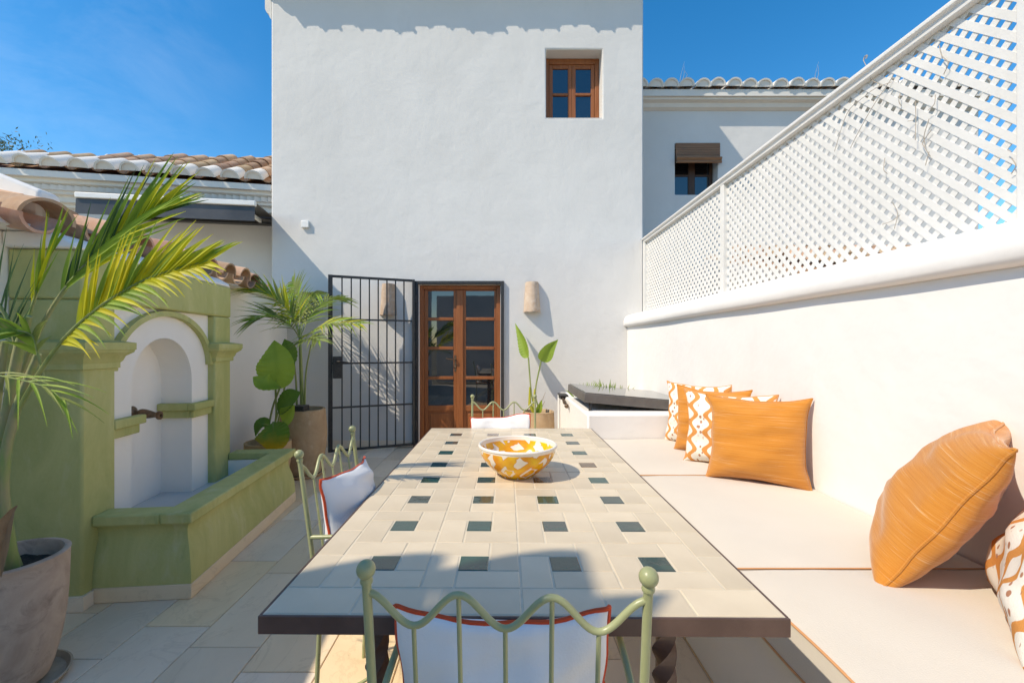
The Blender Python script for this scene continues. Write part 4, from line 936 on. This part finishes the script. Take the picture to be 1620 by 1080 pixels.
bx_o = build('black_box', MB().box(BP[0]-.03, BP[0]+.09, BP[1]-.19, BP[1]-.06, .655, .71), PLASTIC, bevel=.008); tag(bx_o, 'small black box standing on the soil of the tall pot', 'box')

# ---------------------------------------------------------------- plants
def strip(pts, widths, fold, nrm, mb=None, cup=0, rip=0):
    """one leaf blade along pts: V-folded strip, nrm = rough facing direction"""
    mb = mb or MB(); vs_ = []; n = len(pts)
    for i, p in enumerate(pts):
        t = (pts[min(i+1, n-1)]-pts[max(i-1, 0)]).normalized(); s = t.cross(nrm); s = s.normalized() if s.length > 1e-5 else Vector((1,0,0)); u = s.cross(t).normalized()
        w_ = widths[i]; e_ = u*(rip*w_*math.sin(i*2.3)); vs_ += [p-s*w_+u*fold*w_+e_, p-s*w_*.5+u*fold*w_*.42, p, p+s*w_*.5+u*fold*w_*.42, p+s*w_+u*fold*w_-e_*.8]
    fs = []
    for i in range(n-1):
        for k in range(4): fs.append((i*5+k, i*5+k+1, i*5+6+k, i*5+5+k))
    return mb.add(vs_, fs)
def frond(plant, pts, nleaf, length, width, ang, nrm, mats, t0=.25, lift=.1, droop=.25, fold=.45, rad=(.011,.003), stemmat=None, separate=True, sides=(1,-1), seed=0, jit=.12, tipang=.45):
    rnd_ = random.Random(seed); rp = catmull(pts, 10); n = len(rp)
    st = build('frond', MB().tube(rp, [rad[0]+(rad[1]-rad[0])*i/(n-1) for i in range(n)], 7), stemmat or STEM, plant, smooth=True)
    nrm = Vector(nrm).normalized(); joined = {}
    for k in range(nleaf):
        for s in sides:
            t = t0+(1-t0)*(k+.5*(s > 0)*.6)/nleaf; f = t*(n-1); i = min(int(f), n-2); base = rp[i].lerp(rp[i+1], f-i); T = (rp[min(i+2,n-1)]-rp[max(i-1,0)]).normalized()
            S = T.cross(nrm).normalized()*s; q = (t-t0)/(1-t0)
            A_ = ang*(1-tipang*q)+rnd_.uniform(-jit, jit); Ln = length*(.55+.75*math.sin(math.pi*min(.25+q*.72, 1)))*rnd_.uniform(.88, 1.1)*.85
            d = (T*math.cos(A_)+S*math.sin(A_)+nrm*(lift+rnd_.uniform(-.1,.1))).normalized()
            dr = droop*rnd_.uniform(.5, 1.4); m_ = 8
            lp_ = [base+d*Ln*(j/m_)+Vector((0,0,-1))*Ln*dr*(j/m_)**2.2 for j in range(m_+1)]
            wd_ = [width*(.35+.65*math.sin(math.pi*min(j/m_*1.15+.18, 1)))*(1-(j/m_)**6)*.5+.0004 for j in range(m_+1)]
            mt = mats[min(int(len(mats)*rnd_.random()), len(mats)-1)]
            if separate: build('leaflet', strip(lp_, wd_, fold, nrm), mt, st)
            else: strip(lp_, wd_, fold, nrm, joined.setdefault(mt.name, (MB(), mt))[0])
    for k_, (mb_, mt) in joined.items(): build('leaflets', mb_, mt, st)
    return st

# palm in the lower left pot
pa = thing('palm', 'yellow green palm with feathery fronds in the pot at the lower left corner', 'palm', (-1.815, 1.63, .45))
for pts, r in (([(-1.83,1.62,.44),P(-8,800,1.6),P(8,680,1.55),P(28,560,1.5),P(45,500,1.48)], (.024,.011)), ([(-1.79,1.60,.44),P(5,770,1.55),P(22,660,1.52),P(60,560,1.48)], (.020,.010)), ([(-1.85,1.66,.44),P(-20,760,1.62),P(-6,640,1.6),P(8,540,1.58)], (.020,.010))):
    rp = catmull(pts, 8); build('stem', MB().tube(rp, [r[0]+(r[1]-r[0])*i/(len(rp)-1) for i in range(len(rp))], 10), CANE, pa, smooth=True)
sh_ = MB(); strip([Vector(P(-6,905,1.5)), P(4,860,1.49), P(14,825,1.48), P(22,806,1.475), P(28,799,1.47)], [.03,.034,.022,.008,.002], .7, Vector((.3,-1,.1)), sh_); build('dry_sheath', sh_, SHEATH, pa, smooth=True)
cv = Vector((-.15, -1, .12))
frond(pa, [P(20,665,1.52), P(62,590,1.48), P(105,532,1.45), P(165,480,1.42), P(240,438,1.40), P(330,412,1.38)], 32, .25, .021, .68, cv, [LEAF_Y, LEAF_Y, LEAF_Y, LEAF_G], .47, .12, .10, .30, (.008,.0025), STEM, True, (-1,), 3, .07, .62)
frond(pa, [P(20,666,1.522), P(62,591,1.482), P(105,533,1.452), P(165,481,1.422), P(240,439,1.402), P(330,413,1.382)], 26, .15, .016, .78, cv, [LEAF_Y, LEAF_G], .36, .10, .35, .35, (.004,.002), STEM, True, (1,), 4, .10, .6)
frond(pa, [P(18,640,1.56), P(52,545,1.54), P(95,468,1.52), P(150,405,1.50), P(215,352,1.49), P(262,326,1.48)], 22, .28, .020, .40, cv, [LEAF_G, LEAF_G, LEAF_Y, LEAF_G, LEAF_D], .42, .08, .02, .55, (.009,.003), CANE, True, (1,-1), 5, .07, .5)
frond(pa, [P(10,620,1.60), P(40,520,1.60), P(66,440,1.58), P(88,385,1.57)], 7, .22, .017, .20, cv, [LEAF_G, LEAF_Y], .5, .05, .02, .6, (.008,.003), CANE, True, (1,-1), 6, .08, .5)
frond(pa, [P(30,560,1.50), P(10,500,1.48), P(-40,440,1.46), P(-110,400,1.44)], 16, .27, .015, .95, Vector((-.2,-1,.5)), [LEAF_D, LEAF_D, LEAF_G], .1, .1, .1, .5, (.008,.003), CANE, True, (1,-1), 7, .12, .5)
frond(pa, [P(-30,590,1.35), P(20,598,1.28), P(70,612,1.24), P(110,640,1.22)], 7, .17, .007, .50, Vector((0,-.5,.9)), [LEAF_G, LEAF_P], .1, .05, .3, .5, (.003,.001), STEM, True, (1,-1), 9, .15, .5)
frond(pa, [P(70,600,1.49), P(60,560,1.47), P(50,530,1.45), P(15,520,1.42)], 6, .12, .020, .8, Vector((.1,-1,.3)), [LEAF_G, LEAF_P], .35, .15, .3, .4, (.005,.002), CANE, True, (1,-1), 10, .15, .4)

# feathery palm by the gate
pb = thing('palm', 'feathery mid green palm in the tall clay pot beside the gate', 'palm', (*BP, .62)); Yp = 4.36
for pts, r in (([(BP[0]-.02,BP[1],.60),P(478,640,Yp),P(476,580,Yp),P(474,520,Yp)], (.026,.012)), ([(BP[0]-.05,BP[1]+.02,.60),P(470,650,Yp),P(468,600,Yp-.03),P(462,545,Yp-.05)], (.014,.006)), ([(BP[0]+.02,BP[1]-.02,.60),P(482,640,Yp),P(484,590,Yp-.05),P(492,545,Yp-.1)], (.012,.006))):
    rp = catmull(pts, 8); build('stem', MB().tube(rp, [r[0]+(r[1]-r[0])*i/(len(rp)-1) for i in range(len(rp))], 9), STEM, pb, smooth=True)
c = P(474, 535, Yp)
for i, (pts, nl, Ln, nv) in enumerate([
        ([c, P(462,500,4.3), P(430,468,4.2), P(392,457,4.1)], 22, .34, (0,-.6,.8)), ([c, P(474,495,4.6), P(470,462,4.95), P(462,445,5.2)], 18, .36, (-.3,-1,.2)),
        ([c, P(490,502,4.6), P(515,475,4.9), P(545,472,5.1)], 20, .32, (0,-.7,.7)), ([c, P(490,528,4.2), P(520,512,4.05), P(572,513,3.95)], 22, .28, (0,-.5,.85)),
        ([c, P(460,515,4.1), P(430,500,3.95), P(395,508,3.85)], 18, .32, (0,-.5,.85)), ([c, P(482,498,4.7), P(492,470,5.05), P(498,462,5.35)], 18, .34, (.2,-1,.3)), ([c, P(465,495,4.7), P(450,470,5.05), P(436,462,5.3)], 18, .34, (-.2,-.8,.5)),
        ([c, P(480,540,4.1), P(492,535,3.95), P(506,540,3.85)], 12, .24, (0,-.5,.85))]):
    frond(pb, pts, nl, Ln, .021, .85, nv, [LEAF_P, LEAF_P, LEAF_G] if i % 3 else [LEAF_P, LEAF_G, LEAF_Y], .22, .1, .22, .5, (.006,.002), STEM, False, (1,-1), 20+i, .12, .45)

def blade(plant, base, mid_, tip, width, nrm, mat, fold=.25, stemfrom=None, profile=.5, curl=0):
    p = catmull([base, mid_, tip], 16); n = len(p)
    wd_ = [width*(math.sin(math.pi*(i/(n-1))**profile)**.95 if 0 < i < n-1 else 0)+.001 for i in range(n)]
    o = build('leaf', strip([Vector(q) for q in p], wd_, fold, Vector(nrm), rip=.10), mat, plant, smooth=True)
    mod = o.modifiers.new('sub', 'SUBSURF'); mod.levels = mod.render_levels = 1
    build('midrib', MB().tube([Vector(q)-Vector(nrm).normalized()*.001 for q in p], [.005*(1-i/n)+.001 for i in range(n)], 6), STEM, o, smooth=True)
    if stemfrom: build('leaf_stalk', MB().tube(catmull([*stemfrom, base], 8), .009, 8), STEM, plant, smooth=True)
    return o
bn = thing('broadleaf_plant', 'broad leaved green plant with one yellowing leaf in the small clay pot', 'plant', (*SP, .36)); Ys = 4.02
root_ = Vector((SP[0]-.01, SP[1], .34))
blade(bn, P(436,616,Ys-.1), P(438,575,Ys-.14), P(434,538,Ys-.08), .165, (.1,-1,.15), LEAF_B, .18, [root_, P(436,665,Ys-.03)], .72)
blade(bn, P(443,612,Ys-.12), P(420,608,Ys-.2), P(400,596,Ys-.22), .10, (.0,-.7,.8), LEAF_B, .4, [root_+Vector((-.02,0,0)), P(430,650,Ys-.04)], .8)
blade(bn, P(452,592,Ys+.08), P(458,560,Ys+.16), P(450,536,Ys+.2), .13, (-.3,-1,.1), LEAF_BD, .3, [root_+Vector((.02,0.04,0)), P(446,640,Ys+.02)], .7)
blade(bn, P(440,652,Ys-.05), P(462,630,Ys-.1), P(476,620,Ys-.1), .10, (-.1,-.9,.5), LEAF_BD, .35, [root_+Vector((.01,-.02,0))], .7)
blade(bn, P(448,668,Ys-.08), P(458,655,Ys-.14), P(466,640,Ys-.16), .09, (0,-.9,.4), LEAF_B, .4, [root_+Vector((.02,-.02,0))], .7)
ol = blade(bn, P(432,668,Ys-.16), P(433,692,Ys-.25), P(430,716,Ys-.25), .145, (.1,-1,.1), LEAF_OLD, .2, [root_+Vector((0,-.04,0)), P(434,672,Ys-.1)], .85)
ol.data.transform(Matrix.Translation(-Vector(P(430,716,Ys-.25)))); ol.location = ol.location+Vector(P(430,716,Ys-.25)); ol.children[0].location = -Vector(P(430,716,Ys-.25)); ol['label'] = 'yellowing leaf hanging over the pot rim'
blade(bn, P(428,672,Ys-.05), P(412,672,Ys-.12), P(404,690,Ys-.14), .06, (-.3,-.9,.3), LEAF_BD, .3, None, .7)

stz = thing('bird_of_paradise', 'slender plant with two upright rolled leaves by the right of the door', 'plant', (*ST, .45)); Yz = 5.19
rz_ = Vector((ST[0]-.02, ST[1], .44))
blade(stz, P(836,566,Yz+.06), P(828,540,Yz+.17), P(815,511,5.49), .085, (-.85,-.5,.25), LEAF_B, .45, [rz_+Vector((.0,0,.05)), P(841,625,Yz)], .55)
blade(stz, P(856,571,Yz), P(868,553,Yz-.03), P(883,537,Yz-.05), .085, (.35,-1,.35), LEAF_B, .5, [rz_+Vector((.04,0,.05)), P(847,620,Yz)], .55)
build('stem', MB().tube([rz_, P(838,640,Yz), P(838,612,Yz)], [.022,.020,.009], 9), STEM_Y, stz, smooth=True); build('stem', MB().tube([rz_+Vector((.03,0,0)), P(844,640,Yz), P(846,615,Yz)], [.020,.017,.008], 9), STEM_Y, stz, smooth=True)
blade(stz, P(847,655,Yz-.05), P(853,645,Yz-.08), P(857,632,Yz-.08), .04, (.2,-1,.2), LEAF_G, .4, None, .6)
build('stem', MB().tube([P(846,658,Yz), P(855,640,Yz-.03), P(863,620,Yz-.05)], [.008,.006,.003], 6), TWIG, stz, smooth=True); build('stem', MB().tube([P(848,660,Yz), P(857,644,Yz-.03), P(862,634,Yz-.05)], [.008,.006,.003], 6), TWIG, stz, smooth=True)

# tree far behind the left roof
tx, tyy = -13.75, 12.0
tree = thing('tree', 'olive green tree top showing above the left roof at the photo edge', 'tree', (tx, tyy, 0))
build('trunk', MB().tube([(tx,tyy,0),(tx+.1,tyy,3),(tx-.1,tyy,6.0)], [.22,.16,.09], 10), BARK, tree, smooth=True)
rr_ = random.Random(5); crm = MB(); lim = []
for k in range(15):
    a_ = rr_.uniform(0, 6.28); el = rr_.uniform(.1, 1.4); Ln = rr_.uniform(.8, 1.45); b = Vector((tx, tyy, rr_.uniform(5.2, 6.0))); d = Vector((math.cos(a_)*math.cos(el), math.sin(a_)*math.cos(el), math.sin(el)))
    lim.append((b, b+d*Ln*.6+Vector((0,0,.15)), b+d*Ln)); build('limb', MB().tube(lim[-1], [.05,.03,.012], 6), BARK, tree, smooth=True)
    for q in range(16):
        c_ = b+d*Ln*rr_.uniform(.45, 1.05)+Vector((rr_.gauss(0,.22), rr_.gauss(0,.22), rr_.gauss(0,.2)))
        for z_ in range(16):
            p = c_+Vector((rr_.gauss(0,.11), rr_.gauss(0,.11), rr_.gauss(0,.10))); dv = Vector((rr_.gauss(0,1), rr_.gauss(0,1), rr_.gauss(.3,1))).normalized(); wv = dv.cross(Vector((rr_.gauss(0,1), rr_.gauss(0,1), rr_.gauss(0,1)))).normalized()*.016
            crm.add([p, p+dv*.05+wv, p+dv*.11, p+dv*.05-wv], [(0,1,2,3)])
build('crown', crm, leaf('olive_leaf', (.13, .15, .06), (.07, .10, .035), 1.5), tree)
